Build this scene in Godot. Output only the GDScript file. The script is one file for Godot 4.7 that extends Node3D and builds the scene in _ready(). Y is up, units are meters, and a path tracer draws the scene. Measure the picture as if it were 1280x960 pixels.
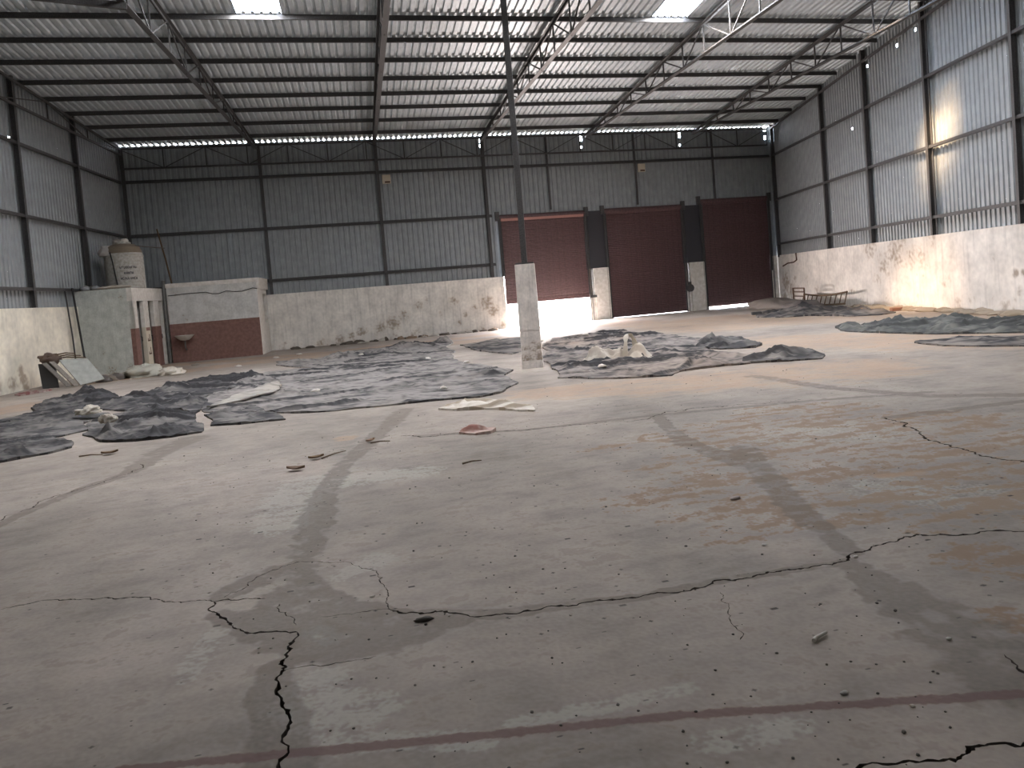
extends Node3D
# A disused steel-clad warehouse: back wall along x at z = 0, the hall runs towards +z, y is up, metres.

const EAVE := 7.65          # underside of the roof sheet at the back wall
const PITCH := 0.06         # rise of the roof per metre of z
const RIDGE := 16.8
const FRONT := 33.6
const LEAN := 0.09          # roof sheets and trusses run slightly askew to the back wall
const LOW := 2.06           # masonry height
const GIRTS := [6.35, 4.46, 2.55]

const SKYLIGHTS := [[6.6, 7.6, 11.55, 14.4], [17.0, 18.0, 11.55, 14.4], [6.6, 7.6, 19.2, 21.2], [17.0, 18.0, 19.2, 21.2], [20.8, 21.8, 12.85, 14.4]]   # u from, to, z from, to; the pair past the ridge is unseen, added fill
const EXPOSURE := 1.9
const SKY_ENERGY := 4.0
const SUN_ENERGY := 9.0
const SKYLIGHT_ENERGY := 20.0
const SHUTTER_ENERGY := 80.0
const CRACKS := [[4.41, 26.591, 4.522, 26.573, 4.728, 26.603, 4.945, 26.676, 5.079, 26.746, 5.26, 26.878, 5.432, 26.98, 5.55, 27.053, 5.618, 27.051, 5.721, 27.092, 5.811, 27.139], [5.55, 27.053, 5.582, 27.257, 5.641, 27.396, 5.703, 27.51, 5.797, 27.596, 5.87, 27.622, 5.967, 27.681], [5.967, 27.681, 5.948, 27.767, 5.924, 27.891, 5.897, 27.988, 5.898, 28.085, 5.886, 28.171, 5.877, 28.261, 5.899, 28.346, 5.923, 28.435, 5.931, 28.514, 5.915, 28.595, 5.912, 28.678, 5.915, 28.758, 5.913, 28.904], [5.596, 27.015, 5.709, 26.824, 5.814, 26.693, 5.925, 26.616, 6.017, 26.604, 6.152, 26.694, 6.283, 26.798, 6.382, 26.959, 6.423, 27.123, 6.424, 27.297, 6.422, 27.42, 6.405, 27.529, 6.413, 27.624], [6.413, 27.624, 6.446, 27.673, 6.552, 27.737, 6.726, 27.836, 6.864, 27.906, 7.013, 27.929, 7.167, 27.944, 7.319, 27.967, 7.469, 28.0, 7.544, 28.017, 7.666, 28.023, 7.827, 28.039, 7.979, 27.999, 8.186, 28.023, 8.397, 28.047, 8.563, 28.073, 8.673, 28.052, 8.8, 27.982, 8.907, 27.939, 9.018, 27.926, 9.15, 27.892, 9.246, 27.9, 9.348, 27.96, 9.492, 28.028, 9.785, 28.153], [6.426, 27.641, 6.224, 27.582, 6.074, 27.539], [5.898, 28.069, 6.053, 28.103, 6.185, 28.109, 6.286, 28.107], [7.529, 29.541, 7.605, 29.533, 7.708, 29.564, 7.817, 29.602, 7.91, 29.596, 8.006, 29.59, 8.148, 29.629], [11.436, 24.976, 11.398, 25.285, 11.215, 25.641, 11.073, 25.893, 10.986, 26.203, 10.949, 26.481, 10.895, 26.755, 10.908, 27.141], [3.683, 24.525, 3.835, 23.863, 4.027, 23.361, 4.238, 23.077, 4.393, 22.754, 4.423, 22.254], [7.127, 22.544, 7.61, 22.833, 8.333, 23.153, 9.09, 23.325, 9.777, 23.359, 10.017, 23.159, 10.41, 23.166, 10.94, 23.304, 11.464, 23.602], [7.901, 28.136, 7.844, 28.322, 7.765, 28.477, 7.713, 28.629], [5.885, 27.262, 5.917, 27.448, 5.961, 27.597], [8.506, 29.154, 8.477, 29.24, 8.457, 29.318]]
const CRACK_HALF := [0.005, 0.007, 0.009, 0.003, 0.009, 0.0025, 0.0025, 0.01, 0.012, 0.006, 0.008, 0.002, 0.003, 0.006]
const STAINS := [[[7.464, 20.415, 6.884, 22.341, 6.44, 23.736, 6.209, 24.811, 6.118, 25.669, 6.045, 26.42], [0.12, 0.11, 0.09, 0.1, 0.12, 0.11]], [[5.594, 26.988, 5.793, 26.755, 6.016, 26.651], [0.08, 0.12, 0.1]], [[5.594, 27.263, 5.696, 27.392, 5.848, 27.414, 6.071, 27.632, 6.291, 27.69, 6.49, 27.89, 6.712, 27.902], [0.06, 0.1, 0.14, 0.17, 0.16, 0.1, 0.05]], [[5.704, 27.53, 5.889, 27.738, 6.127, 27.962, 6.337, 27.957, 6.551, 27.968], [0.06, 0.12, 0.14, 0.12, 0.07]], [[5.99, 26.862, 6.046, 27.224, 6.019, 27.5], [0.1, 0.12, 0.1]], [[5.874, 27.994, 5.863, 28.289, 5.88, 28.491, 5.91, 28.879], [0.05, 0.1, 0.11, 0.09]], [[8.636, 28.099, 8.588, 28.441, 8.548, 28.73, 8.485, 29.045, 8.388, 29.381], [0.06, 0.13, 0.17, 0.2, 0.22]], [[3.683, 24.525, 3.853, 23.932, 4.078, 23.293, 4.393, 22.754, 4.526, 21.582, 4.784, 20.781], [0.05, 0.06, 0.07, 0.1, 0.16, 0.2]], [[6.446, 27.673, 6.864, 27.906, 7.167, 27.944, 7.544, 28.017, 7.979, 27.999, 8.397, 28.047, 8.658, 28.071], [0.05, 0.06, 0.05, 0.04, 0.04, 0.04, 0.05]], [[9.691, 25.377, 9.249, 26.43, 8.97, 27.216, 8.749, 27.953], [0.12, 0.1, 0.08, 0.07]], [[9.878, 23.244, 9.611, 24.088, 9.398, 24.926, 9.378, 25.896], [0.06, 0.07, 0.1, 0.1]], [[7.284, 22.676, 8.333, 23.153, 9.855, 23.293, 11.464, 23.602, 12.801, 24.026], [0.05, 0.05, 0.06, 0.06, 0.06]], [[12.351, 21.174, 12.33, 22.993, 12.604, 24.244, 13.323, 24.871], [0.12, 0.1, 0.1, 0.1]], [[11.462, 25.0, 11.968, 25.05, 13.051, 25.12], [0.06, 0.1, 0.06]], [[5.925, 27.161, 6.193, 27.478, 6.44, 27.713], [0.14, 0.12, 0.08]]]
const PALES := [[[6.049, 27.721, 6.098, 27.84], [0.06, 0.05]], [[6.048, 28.231, 6.011, 28.423, 6.092, 28.585, 6.242, 28.528], [0.1, 0.14, 0.12, 0.08]], [[5.593, 27.496, 5.542, 27.707, 5.505, 27.979], [0.05, 0.06, 0.04]], [[6.063, 24.226, 5.927, 25.054, 5.873, 25.742], [0.16, 0.2, 0.14]], [[6.422, 26.797, 6.225, 26.989], [0.1, 0.08]], [[9.795, 27.07, 9.969, 27.423], [0.3, 0.3]], [[10.338, 25.233, 10.853, 25.428], [0.4, 0.4]], [[6.457, 24.498, 7.002, 24.53], [0.2, 0.2]], [[6.676, 28.875, 7.03, 28.885, 7.339, 28.898], [0.03, 0.04, 0.03]], [[6.082, 28.752, 6.549, 28.929], [0.06, 0.05]], [[7.215, 29.246, 7.556, 29.265], [0.05, 0.05]]]
const SANDS := [[[1.127, 8.205, 4.591, 6.308, 8.861, 5.701, 12.311, 6.398], [0.5, 0.7, 0.8, 0.8]], [[2.011, 3.421, 7.429, 4.9, 13.025, 3.576], [0.6, 0.6, 0.6]], [[19.87, 6.988, 19.925, 11.339, 21.21, 13.62, 21.594, 17.11], [1.6, 1.6, 1.2, 0.9]], [[16.112, 16.865, 16.958, 19.04, 17.737, 20.685], [1.3, 1.4, 1.2]], [[17.567, 4.301, 17.431, 11.298], [1.0, 1.2]], [[9.599, 20.385, 11.325, 21.208, 13.51, 21.58], [0.6, 0.8, 1.0]], [[0.925, 13.01, 0.676, 14.106], [0.4, 0.5]], [[6.539, 22.232, 6.552, 22.301], [0.12, 0.1]], [[9.911, 26.778, 10.187, 26.828], [0.05, 0.05]]]
const TANS := [[9.827, 24.806, 0.8, 0.8], [10.046, 25.657, 0.8, 0.6], [8.86, 26.441, 1.0, 0.5], [9.073, 27.067, 1.0, 0.4], [9.686, 26.732, 0.9, 0.5], [10.684, 26.527, 1.0, 0.8], [10.447, 27.259, 0.7, 0.7], [8.977, 25.601, 0.5, 0.4], [8.555, 27.35, 0.5, 0.25], [11.442, 25.433, 0.9, 0.8], [11.221, 26.583, 0.8, 0.6], [8.755, 28.972, 0.15, 0.2], [9.247, 28.372, 0.3, 0.3], [8.747, 24.632, 0.3, 0.2], [10.929, 24.376, 1.0, 0.8], [9.354, 27.456, 0.8, 0.3], [9.718, 27.684, 0.6, 0.35]]
const REDLINE := [[5.374, 28.613, 5.556, 28.655, 5.975, 28.758, 6.344, 28.85, 6.716, 28.937, 7.199, 29.05, 7.619, 29.175, 8.003, 29.296, 8.361, 29.406]]
const SHEETS := {
	"S1": [2.28, 21.073, 2.757, 20.927, 3.156, 20.692, 3.343, 20.371, 3.296, 20.085, 3.142, 19.699, 2.66, 18.728, 2.094, 18.846, 1.614, 19.137],
	"S2": [1.355, 19.189, 2.203, 19.209, 2.934, 19.107, 3.192, 18.713, 2.92, 17.794, 3.176, 17.063, 2.623, 15.522, 1.874, 15.614, 1.321, 16.262, 0.572, 17.055],
	"S3": [3.221, 19.273, 3.616, 20.15, 4.093, 20.472, 4.516, 20.493, 4.857, 20.367, 4.821, 19.659, 4.591, 18.399, 3.855, 16.27, 3.358, 16.367, 2.989, 17.855],
	"S4": [1.127, 13.501, 1.063, 12.401, 1.422, 12.306, 1.486, 10.785, 1.757, 11.285, 2.684, 13.672, 3.197, 13.107, 3.632, 12.154, 4.1, 10.819, 5.0, 10.562, 5.408, 11.852, 4.871, 14.526, 4.415, 15.685, 4.594, 17.585, 4.528, 18.339, 3.838, 16.61, 3.352, 16.7, 2.654, 15.673, 1.948, 15.906, 1.439, 16.657, 0.572, 17.055, -0.174, 15.019, 1.197, 15.846, 1.498, 14.902],
	"S5": [4.716, 18.516, 4.918, 19.824, 5.31, 20.015, 5.902, 20.065, 5.766, 19.23, 5.449, 18.11, 5.088, 18.072],
	"S6": [4.677, 18.085, 5.766, 19.23, 6.044, 19.497, 6.591, 19.745, 7.597, 19.868, 8.167, 19.937, 8.607, 20.082, 8.954, 19.893, 9.529, 18.855, 9.638, 17.531, 10.035, 16.733, 9.87, 15.374, 9.681, 14.326, 10.228, 10.319, 11.205, 4.956, 11.192, 3.452, 10.553, 4.715, 9.425, 5.235, 8.402, 5.29, 7.38, 5.773, 6.811, 8.088, 5.618, 7.223, 5.635, 8.616, 6.515, 10.851, 5.569, 10.838, 4.905, 12.307, 4.542, 14.144, 4.489, 16.035],
	"strip": [4.679, 17.986, 5.178, 17.498, 5.733, 16.567, 5.836, 15.489, 5.739, 14.523, 5.496, 15.253, 4.997, 16.574],
	"S7": [10.854, 7.821, 11.597, 7.231, 13.019, 6.868, 11.387, 12.562, 11.032, 12.982, 10.783, 11.782, 10.728, 10.018],
	"S8": [10.595, 17.339, 10.214, 18.802, 10.576, 19.43, 11.054, 19.899, 11.598, 20.163, 11.919, 19.794, 12.732, 19.727, 13.162, 19.809, 13.855, 18.728, 13.617, 18.036, 14.102, 16.541, 15.314, 14.305, 15.495, 12.512, 15.615, 10.032, 15.343, 8.291, 14.176, 8.673, 13.312, 9.033],
	"S8b": [13.999, 16.328, 14.803, 14.954, 15.521, 14.851, 15.424, 16.02, 15.15, 17.005, 14.712, 17.476, 14.181, 17.04],
	"S8c": [13.102, 19.715, 13.693, 20.052, 14.189, 20.247, 14.575, 19.779, 14.669, 19.188, 14.344, 18.841, 13.855, 18.728],
	"S9": [18.511, 14.779, 17.811, 15.936, 17.697, 16.814, 17.782, 17.659, 18.004, 18.872, 18.709, 20.109, 18.772, 21.232, 20.536, 19.803, 20.625, 18.382, 20.673, 16.284, 20.333, 15.445, 19.653, 15.191, 18.855, 15.357],
	"S10": [16.563, 19.548, 16.906, 19.295, 17.166, 19.575, 17.701, 19.378, 18.249, 20.523, 18.447, 21.494, 17.214, 22.493, 16.871, 21.487, 16.381, 20.417],
	"S11": [20.354, 8.482, 20.522, 9.873, 21.093, 10.047, 21.028, 11.963, 21.594, 12.556, 22.34, 12.289, 23.353, 9.696, 23.963, 7.308, 23.308, 6.437, 22.308, 6.011],
}


class MB:
	var v := PackedVector3Array()
	var n := PackedVector3Array()
	var uv := PackedVector2Array()
	var c := PackedColorArray()
	var ix := PackedInt32Array()
	var col := Color.WHITE
	func tri(a: Vector3, b: Vector3, d: Vector3, ua := Vector2.ZERO, ub := Vector2.ZERO, ud := Vector2.ZERO) -> void:
		var k := v.size()
		var nn := (b - a).cross(d - a).normalized()
		v.append_array([a, b, d]); n.append_array([nn, nn, nn]); uv.append_array([ua, ub, ud]); c.append_array([col, col, col])
		ix.append_array([k, k + 2, k + 1])
	func quad(a: Vector3, b: Vector3, d: Vector3, e: Vector3, r := Rect2(0, 0, 1, 1)) -> void:
		var k := v.size()
		var nn := (b - a).cross(d - a)
		if nn.length_squared() < 1e-14:
			nn = (d - a).cross(e - a)
		nn = nn.normalized()
		v.append_array([a, b, d, e]); n.append_array([nn, nn, nn, nn]); c.append_array([col, col, col, col])
		uv.append_array([Vector2(r.position.x, r.end.y), Vector2(r.end.x, r.end.y), Vector2(r.end.x, r.position.y), r.position])
		ix.append_array([k, k + 2, k + 1, k, k + 3, k + 2])
	func hexa(p: Array) -> void:      # eight corners: 0-3 bottom ring (counter-clockwise from above), 4-7 top ring
		quad(p[3], p[2], p[1], p[0]); quad(p[4], p[5], p[6], p[7])
		for k in 4:
			var j := (k + 1) % 4
			quad(p[k], p[j], p[j + 4], p[k + 4])
	func box(o: Vector3, x: Vector3, y: Vector3, z: Vector3) -> void:   # centre and half axes
		hexa([o - x - y + z, o + x - y + z, o + x - y - z, o - x - y - z, o - x + y + z, o + x + y + z, o + x + y - z, o - x + y - z])
	func cube(o: Vector3, s: Vector3) -> void:
		box(o, Vector3(s.x / 2, 0, 0), Vector3(0, s.y / 2, 0), Vector3(0, 0, s.z / 2))
	func soft(o: Vector3, x: Vector3, y: Vector3, z: Vector3, b: float) -> void:   # box with chamfered edges
		var lx := x.length(); var ly := y.length(); var lz := z.length()
		var rings := [[-ly, b], [-ly + b, 0.0], [ly - b, 0.0], [ly, b]]
		var yn := y / ly
		var prev := []
		for r in rings:
			var ring := []
			for s in [[-1, 1, 1, 0], [-1, 1, 0, 1], [1, 1, 0, 1], [1, 1, 1, 0], [1, -1, 1, 0], [1, -1, 0, 1], [-1, -1, 0, 1], [-1, -1, 1, 0]]:
				var ex: float = lx - r[1] - (b if s[3] == 1 else 0.0)
				var ez: float = lz - r[1] - (b if s[2] == 1 else 0.0)
				ring.append(o + yn * r[0] + x / lx * (s[0] * ex) + z / lz * (s[1] * ez))
			if prev:
				for k in 8:
					var j := (k + 1) % 8
					quad(prev[k], prev[j], ring[j], ring[k])
			else:
				for k in range(1, 7):
					tri(ring[0], ring[k + 1], ring[k])
			prev = ring
		for k in range(1, 7):
			tri(prev[0], prev[k], prev[k + 1])
	func bar(a: Vector3, b: Vector3, w: float, h: float, up := Vector3.UP) -> void:
		var z := (b - a) / 2.0
		var x := up.cross(z).normalized()
		if x.length_squared() < 0.5:
			x = Vector3.RIGHT
		var y := z.cross(x).normalized()
		box((a + b) / 2.0, x * w / 2.0, y * h / 2.0, z)
	func angle(a: Vector3, b: Vector3, w: float, t: float, up := Vector3.UP, side := 1.0) -> void:   # rolled angle section
		var z := (b - a).normalized()
		var x := up.cross(z).normalized()
		var y := z.cross(x).normalized()
		bar(a + x * (side * w / 2.0), b + x * (side * w / 2.0), w, t, up)
		bar(a + y * (w / 2.0) + x * (side * t / 2), b + y * (w / 2.0) + x * (side * t / 2), t, w, up)
	func channel(a: Vector3, b: Vector3, h: float, w: float, t: float, up: Vector3, side: float) -> void:   # C section, web upright
		var z := (b - a).normalized()
		var x := up.cross(z).normalized() * side
		var y := z.cross(x).normalized()
		if y.dot(up) < 0.0:
			y = -y
		bar(a, b, t, h, up)
		for s in [-1.0, 1.0]:
			var o: Vector3 = x * (w / 2.0) + y * (s * (h / 2.0 - t / 2.0))
			bar(a + o, b + o, w, t, up)
	func ibeam(a: Vector3, b: Vector3, h: float, w: float, t: float, up: Vector3) -> void:
		var z := (b - a).normalized()
		var x := up.cross(z).normalized()
		var y := z.cross(x).normalized()
		bar(a, b, t, h, up)
		for s in [-1.0, 1.0]:
			var o: Vector3 = y * (s * (h / 2.0 - t / 2.0))
			bar(a + o, b + o, w, t, up)
	func tube(pts: Array, r: float, sides := 6, taper := 1.0) -> void:
		var rings := []
		for k in pts.size():
			var t: Vector3 = (pts[mini(k + 1, pts.size() - 1)] - pts[maxi(k - 1, 0)]).normalized()
			var x := t.cross(Vector3.UP if absf(t.y) < 0.9 else Vector3.RIGHT).normalized()
			var y := x.cross(t).normalized()
			var rr := r * lerpf(1.0, taper, float(k) / maxf(1.0, pts.size() - 1))
			var ring := []
			for s in sides:
				var a := TAU * s / sides
				ring.append([pts[k] + (x * cos(a) + y * sin(a)) * rr, x * cos(a) + y * sin(a)])
			rings.append(ring)
		for k in pts.size() - 1:
			for s in sides:
				var j := (s + 1) % sides
				var base := v.size()
				for q in [rings[k][s], rings[k][j], rings[k + 1][j], rings[k + 1][s]]:
					v.append(q[0]); n.append(q[1]); uv.append(Vector2.ZERO); c.append(col)
				ix.append_array([base, base + 1, base + 2, base, base + 2, base + 3])
		for e in [0, pts.size() - 1]:
			for s in range(1, sides - 1):
				if e == 0:
					tri(rings[e][0][0], rings[e][s][0], rings[e][s + 1][0])
				else:
					tri(rings[e][0][0], rings[e][s + 1][0], rings[e][s][0])
	func lathe(o: Vector3, prof: Array, sides := 24, wob := 0.0) -> void:   # profile of [radius, height]
		for k in prof.size() - 1:
			var p: Array = prof[k]
			var q: Array = prof[k + 1]
			var slope := Vector2(q[1] - p[1], p[0] - q[0]).normalized()
			for s in sides:
				var a0 := TAU * s / sides
				var a1 := TAU * (s + 1) / sides
				var w0 := 1.0 + wob * sin(a0 * 3.0 + k)
				var w1 := 1.0 + wob * sin(a1 * 3.0 + k)
				var base := v.size()
				for t in [[a0, p, w0], [a1, p, w1], [a1, q, w1], [a0, q, w0]]:
					v.append(o + Vector3(cos(t[0]) * t[1][0] * t[2], t[1][1], sin(t[0]) * t[1][0] * t[2]))
					n.append(Vector3(cos(t[0]) * slope.x, slope.y, sin(t[0]) * slope.x).normalized())
					uv.append(Vector2.ZERO); c.append(col)
				ix.append_array([base, base + 1, base + 2, base, base + 2, base + 3])
	func mesh(off := Vector3.ZERO) -> ArrayMesh:
		var arr := []
		arr.resize(Mesh.ARRAY_MAX)
		var vv := v
		if off != Vector3.ZERO:
			vv = PackedVector3Array()
			vv.resize(v.size())
			for k in v.size():
				vv[k] = v[k] - off
		arr[Mesh.ARRAY_VERTEX] = vv
		arr[Mesh.ARRAY_NORMAL] = n
		arr[Mesh.ARRAY_TEX_UV] = uv
		arr[Mesh.ARRAY_COLOR] = c
		arr[Mesh.ARRAY_INDEX] = ix
		var m := ArrayMesh.new()
		m.add_surface_from_arrays(Mesh.PRIMITIVE_TRIANGLES, arr)
		return m

var used := {}
var rng := RandomNumberGenerator.new()
var mats := {}

func numbered(called: String) -> String:
	if not used.has(called):
		used[called] = 0
		return called
	used[called] += 1
	return "%s_%03d" % [called, used[called]]

func ordinal(k: int) -> String:      # 0 -> first
	var units := ["first", "second", "third", "fourth", "fifth", "sixth", "seventh", "eighth", "ninth", "tenth", "eleventh", "twelfth", "thirteenth", "fourteenth", "fifteenth", "sixteenth", "seventeenth", "eighteenth", "nineteenth", "twentieth"]
	if k < 20: return units[k]
	return ["twenty-", "thirty-", "forty-"][k / 10 - 2] + units[k % 10] if k % 10 < 9 else ["thirtieth", "fortieth"][k / 10 - 2]

func base_of(o: Node) -> Vector3:
	var p := Vector3.ZERO
	while o is Node3D and o != self:
		p += o.position
		o = o.get_parent()
	return p

func thing(called: String, label: String, category: String, at := Vector3.ZERO, group := "") -> Node3D:
	var o := Node3D.new()
	o.name = numbered(called)
	add_child(o)
	o.position = at
	o.set_meta("label", label)
	o.set_meta("category", category)
	if group: o.set_meta("group", group)
	return o

func structure(called: String, label := "") -> Node3D:
	var o := Node3D.new()
	o.name = numbered(called)
	add_child(o)
	o.set_meta("kind", "structure")
	if label: o.set_meta("label", label)
	return o

func part(parent: Node3D, called: String, mb: MB, m: Material, label := "", stuff := false) -> MeshInstance3D:
	var o := MeshInstance3D.new()
	o.name = called
	o.mesh = mb.mesh(base_of(parent))
	o.material_override = m
	parent.add_child(o, true)
	if label: o.set_meta("label", label)
	if stuff: o.set_meta("kind", "stuff")
	return o

func single(called: String, mb: MB, m: Material, label: String, category: String, at: Vector3, group := "") -> MeshInstance3D:
	var o := MeshInstance3D.new()
	o.name = numbered(called)
	o.mesh = mb.mesh(at)
	o.material_override = m
	o.position = at
	add_child(o)
	o.set_meta("label", label)
	o.set_meta("category", category)
	if group: o.set_meta("group", group)
	return o

# ---------------------------------------------------------------- materials

func lin(r: float, g: float, b: float, a := 1.0) -> Color:
	var c := Color(r, g, b).linear_to_srgb()
	c.a = a
	return c

func mat(r: float, g: float, b: float, rough := 0.85, metal := 0.0) -> StandardMaterial3D:
	var m := StandardMaterial3D.new()
	m.albedo_color = lin(r, g, b)
	m.roughness = rough
	m.metallic = metal
	m.cull_mode = BaseMaterial3D.CULL_DISABLED
	return m

func noise(freq: float, octaves: int, sd: int, kind := FastNoiseLite.TYPE_SIMPLEX_SMOOTH) -> FastNoiseLite:
	var f := FastNoiseLite.new()
	f.noise_type = kind
	f.frequency = freq
	f.seed = sd
	f.fractal_octaves = octaves
	f.fractal_type = FastNoiseLite.FRACTAL_FBM if octaves > 1 else FastNoiseLite.FRACTAL_NONE
	return f

func tile(freq: float, octaves: int, sd: int, lo: Color, hi: Color, size := 512) -> NoiseTexture2D:
	var t := NoiseTexture2D.new()
	t.width = size
	t.height = size
	t.seamless = true
	t.noise = noise(freq, octaves, sd)
	var g := Gradient.new()
	g.set_color(0, lo)
	g.set_color(1, hi)
	t.color_ramp = g
	return t

func grained(m: StandardMaterial3D, t: Texture2D, metres: float) -> StandardMaterial3D:
	m.albedo_texture = t
	m.uv1_triplanar = true
	m.uv1_world_triplanar = true
	m.uv1_scale = Vector3.ONE / metres
	return m

func plaster_picture(w: int, h: int, tone: Color, sd: int, density: float, blots: Array) -> ImageTexture:
	# whitewashed masonry: cloudy wash, thin rain streaks, blotchy damp and mud stains (u, v, radius in pixels, strength)
	var a := noise(0.02, 4, sd).get_image(w, h, false, false, false).get_data()
	var b := noise(0.09, 3, sd + 1).get_image(w, h, false, false, false).get_data()
	var s := noise(0.11, 3, sd + 2).get_image(w, maxi(4, h / 14), false, false, false)
	s.resize(w, h, Image.INTERPOLATE_CUBIC)
	var st := s.get_data()
	var mask := PackedFloat32Array()
	mask.resize(w * h)
	for q in blots:
		var r: float = q[2]
		for y in range(maxi(0, int(q[1] - r)), mini(h, int(q[1] + r) + 1)):
			for x in range(maxi(0, int(q[0] - r)), mini(w, int(q[0] + r) + 1)):
				var d := Vector2(x - q[0], y - q[1]).length() / r
				if d < 1.0:
					var k: float = (1.0 - d) * q[3]
					if k > mask[y * w + x]: mask[y * w + x] = k
	var out := PackedByteArray()
	out.resize(w * h * 3)
	var stain := Color(0.42, 0.35, 0.28)
	for i in w * h:
		var cloud := (a[i] - 128) / 128.0
		var fine := (b[i] - 128) / 128.0
		var streak := (st[i] - 128) / 128.0
		var k := 1.0 + cloud * 0.1 + fine * 0.06 + minf(0.0, streak + 0.12) * density
		var m := clampf((mask[i] + fine * 0.5 + cloud * 0.3 - 0.22) * 1.9, 0.0, 1.0) * minf(1.0, mask[i] * 2.5) * 0.58
		out[i * 3] = int(clampf((tone.r * k * (1.0 - m) + stain.r * m) * 255.0, 0, 255))
		out[i * 3 + 1] = int(clampf((tone.g * k * (1.0 - m) + stain.g * m) * 255.0, 0, 255))
		out[i * 3 + 2] = int(clampf((tone.b * k * (1.0 - m) + stain.b * m) * 255.0, 0, 255))
	return ImageTexture.create_from_image(Image.create_from_data(w, h, false, Image.FORMAT_RGB8, out))

func pictured(t: Texture2D, rough := 0.9) -> StandardMaterial3D:
	var m := mat(1, 1, 1, rough)
	m.albedo_texture = t
	return m

func make_materials() -> void:
	mats.roof = grained(mat(0.6, 0.655, 0.685, 0.5, 0.25), tile(0.02, 4, 3, Color(0.88, 0.89, 0.9), Color(1, 1, 1)), 4.0)
	mats.clad = grained(mat(0.325, 0.35, 0.36, 0.55, 0.25), tile(0.02, 4, 5, Color(0.88, 0.89, 0.9), Color(1, 1, 1)), 4.0)
	mats.steel = grained(mat(0.095, 0.1, 0.105, 0.6, 0.1), tile(0.05, 3, 7, Color(0.66, 0.62, 0.6), Color(1, 1, 1)), 0.9)
	mats.pale_steel = grained(mat(0.24, 0.23, 0.21, 0.6, 0.1), tile(0.05, 3, 8, Color(0.66, 0.62, 0.6), Color(1, 1, 1)), 0.9)
	mats.shutter = grained(mat(0.135, 0.073, 0.076, 0.5), tile(0.03, 3, 9, Color(0.75, 0.75, 0.75), Color(1, 1, 1)), 1.7)
	mats.lit_maroon = mat(0.4, 0.2, 0.17, 0.6)  # paler maroon, paints in the light caught along the first roller
	mats.dark = mat(0.035, 0.035, 0.042, 0.7)
	mats.rust = grained(mat(0.16, 0.085, 0.05, 0.85), tile(0.06, 3, 12, Color(0.55, 0.5, 0.45), Color(1, 1, 1)), 0.5)
	mats.white = grained(mat(0.74, 0.72, 0.68), tile(0.012, 3, 14, Color(0.88, 0.87, 0.85), Color(1, 1, 1)), 1.3)
	mats.pale = grained(mat(0.5, 0.52, 0.5), tile(0.02, 4, 15, Color(0.8, 0.8, 0.78), Color(1, 1, 1)), 1.6)
	mats.dado = grained(mat(0.24, 0.13, 0.108, 0.7), tile(0.02, 4, 16, Color(0.8, 0.78, 0.76), Color(1, 1, 1)), 1.4)
	mats.greydoor = grained(mat(0.2, 0.2, 0.19, 0.7), tile(0.03, 3, 17, Color(0.75, 0.75, 0.75), Color(1, 1, 1)), 0.8)
	mats.concrete = grained(mat(0.36, 0.34, 0.31), tile(0.03, 4, 18, Color(0.7, 0.68, 0.66), Color(1, 1, 1)), 1.0)
	mats.soil = grained(mat(0.2, 0.155, 0.115, 1.0), tile(0.05, 4, 19, Color(0.55, 0.52, 0.5), Color(1, 1, 1)), 0.7)
	mats.sand = grained(mat(0.36, 0.27, 0.19, 1.0), tile(0.05, 4, 20, Color(0.65, 0.62, 0.58), Color(1, 1, 1)), 0.8)
	mats.ground = grained(mat(0.45, 0.41, 0.35, 1.0), tile(0.05, 4, 21, Color(0.7, 0.68, 0.65), Color(1, 1, 1)), 3.0)
	mats.crack = mat(0.07, 0.058, 0.048, 1.0)
	mats.tarp = mat(1, 1, 1, 0.92)
	mats.tarp.vertex_color_use_as_albedo = true
	mats.bag = mat(0.7, 0.67, 0.61, 0.6)
	mats.bag.vertex_color_use_as_albedo = true
	mats.bag.backlight_enabled = true
	mats.bag.backlight = lin(0.3, 0.28, 0.25)
	mats.cream = mat(0.55, 0.5, 0.4, 0.8)
	mats.paint = mat(1, 1, 1, 0.8)
	mats.paint.vertex_color_use_as_albedo = true
	mats.black = mat(0.02, 0.02, 0.022, 0.6)
	mats.tank = grained(mat(0.58, 0.58, 0.55, 0.5), tile(0.02, 4, 22, Color(0.72, 0.7, 0.66), Color(1, 1, 1)), 1.1)
	mats.wood = grained(mat(0.2, 0.14, 0.085, 0.85), tile(0.05, 4, 23, Color(0.6, 0.56, 0.52), Color(1, 1, 1)), 0.5)
	mats.ink = mat(0.03, 0.03, 0.04, 0.7)
	for q in [["frp", 0.25], ["frp_hazy", 0.6], ["frp_milky", 0.9]]:
		var m := mat(0.9, 0.92, 0.92, 0.6)
		m.transparency = BaseMaterial3D.TRANSPARENCY_ALPHA
		m.albedo_color.a = q[1]
		m.backlight_enabled = true
		m.backlight = lin(0.9, 0.9, 0.9)
		mats[q[0]] = m

# ---------------------------------------------------------------- shell helpers

func left_x(z: float) -> float: return 0.875 - 0.156 * z
func right_x(z: float) -> float: return 26.78 - 0.27 * z
func roof_y(z: float) -> float: return EAVE + PITCH * (z if z <= RIDGE else 2.0 * RIDGE - z)

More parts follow.
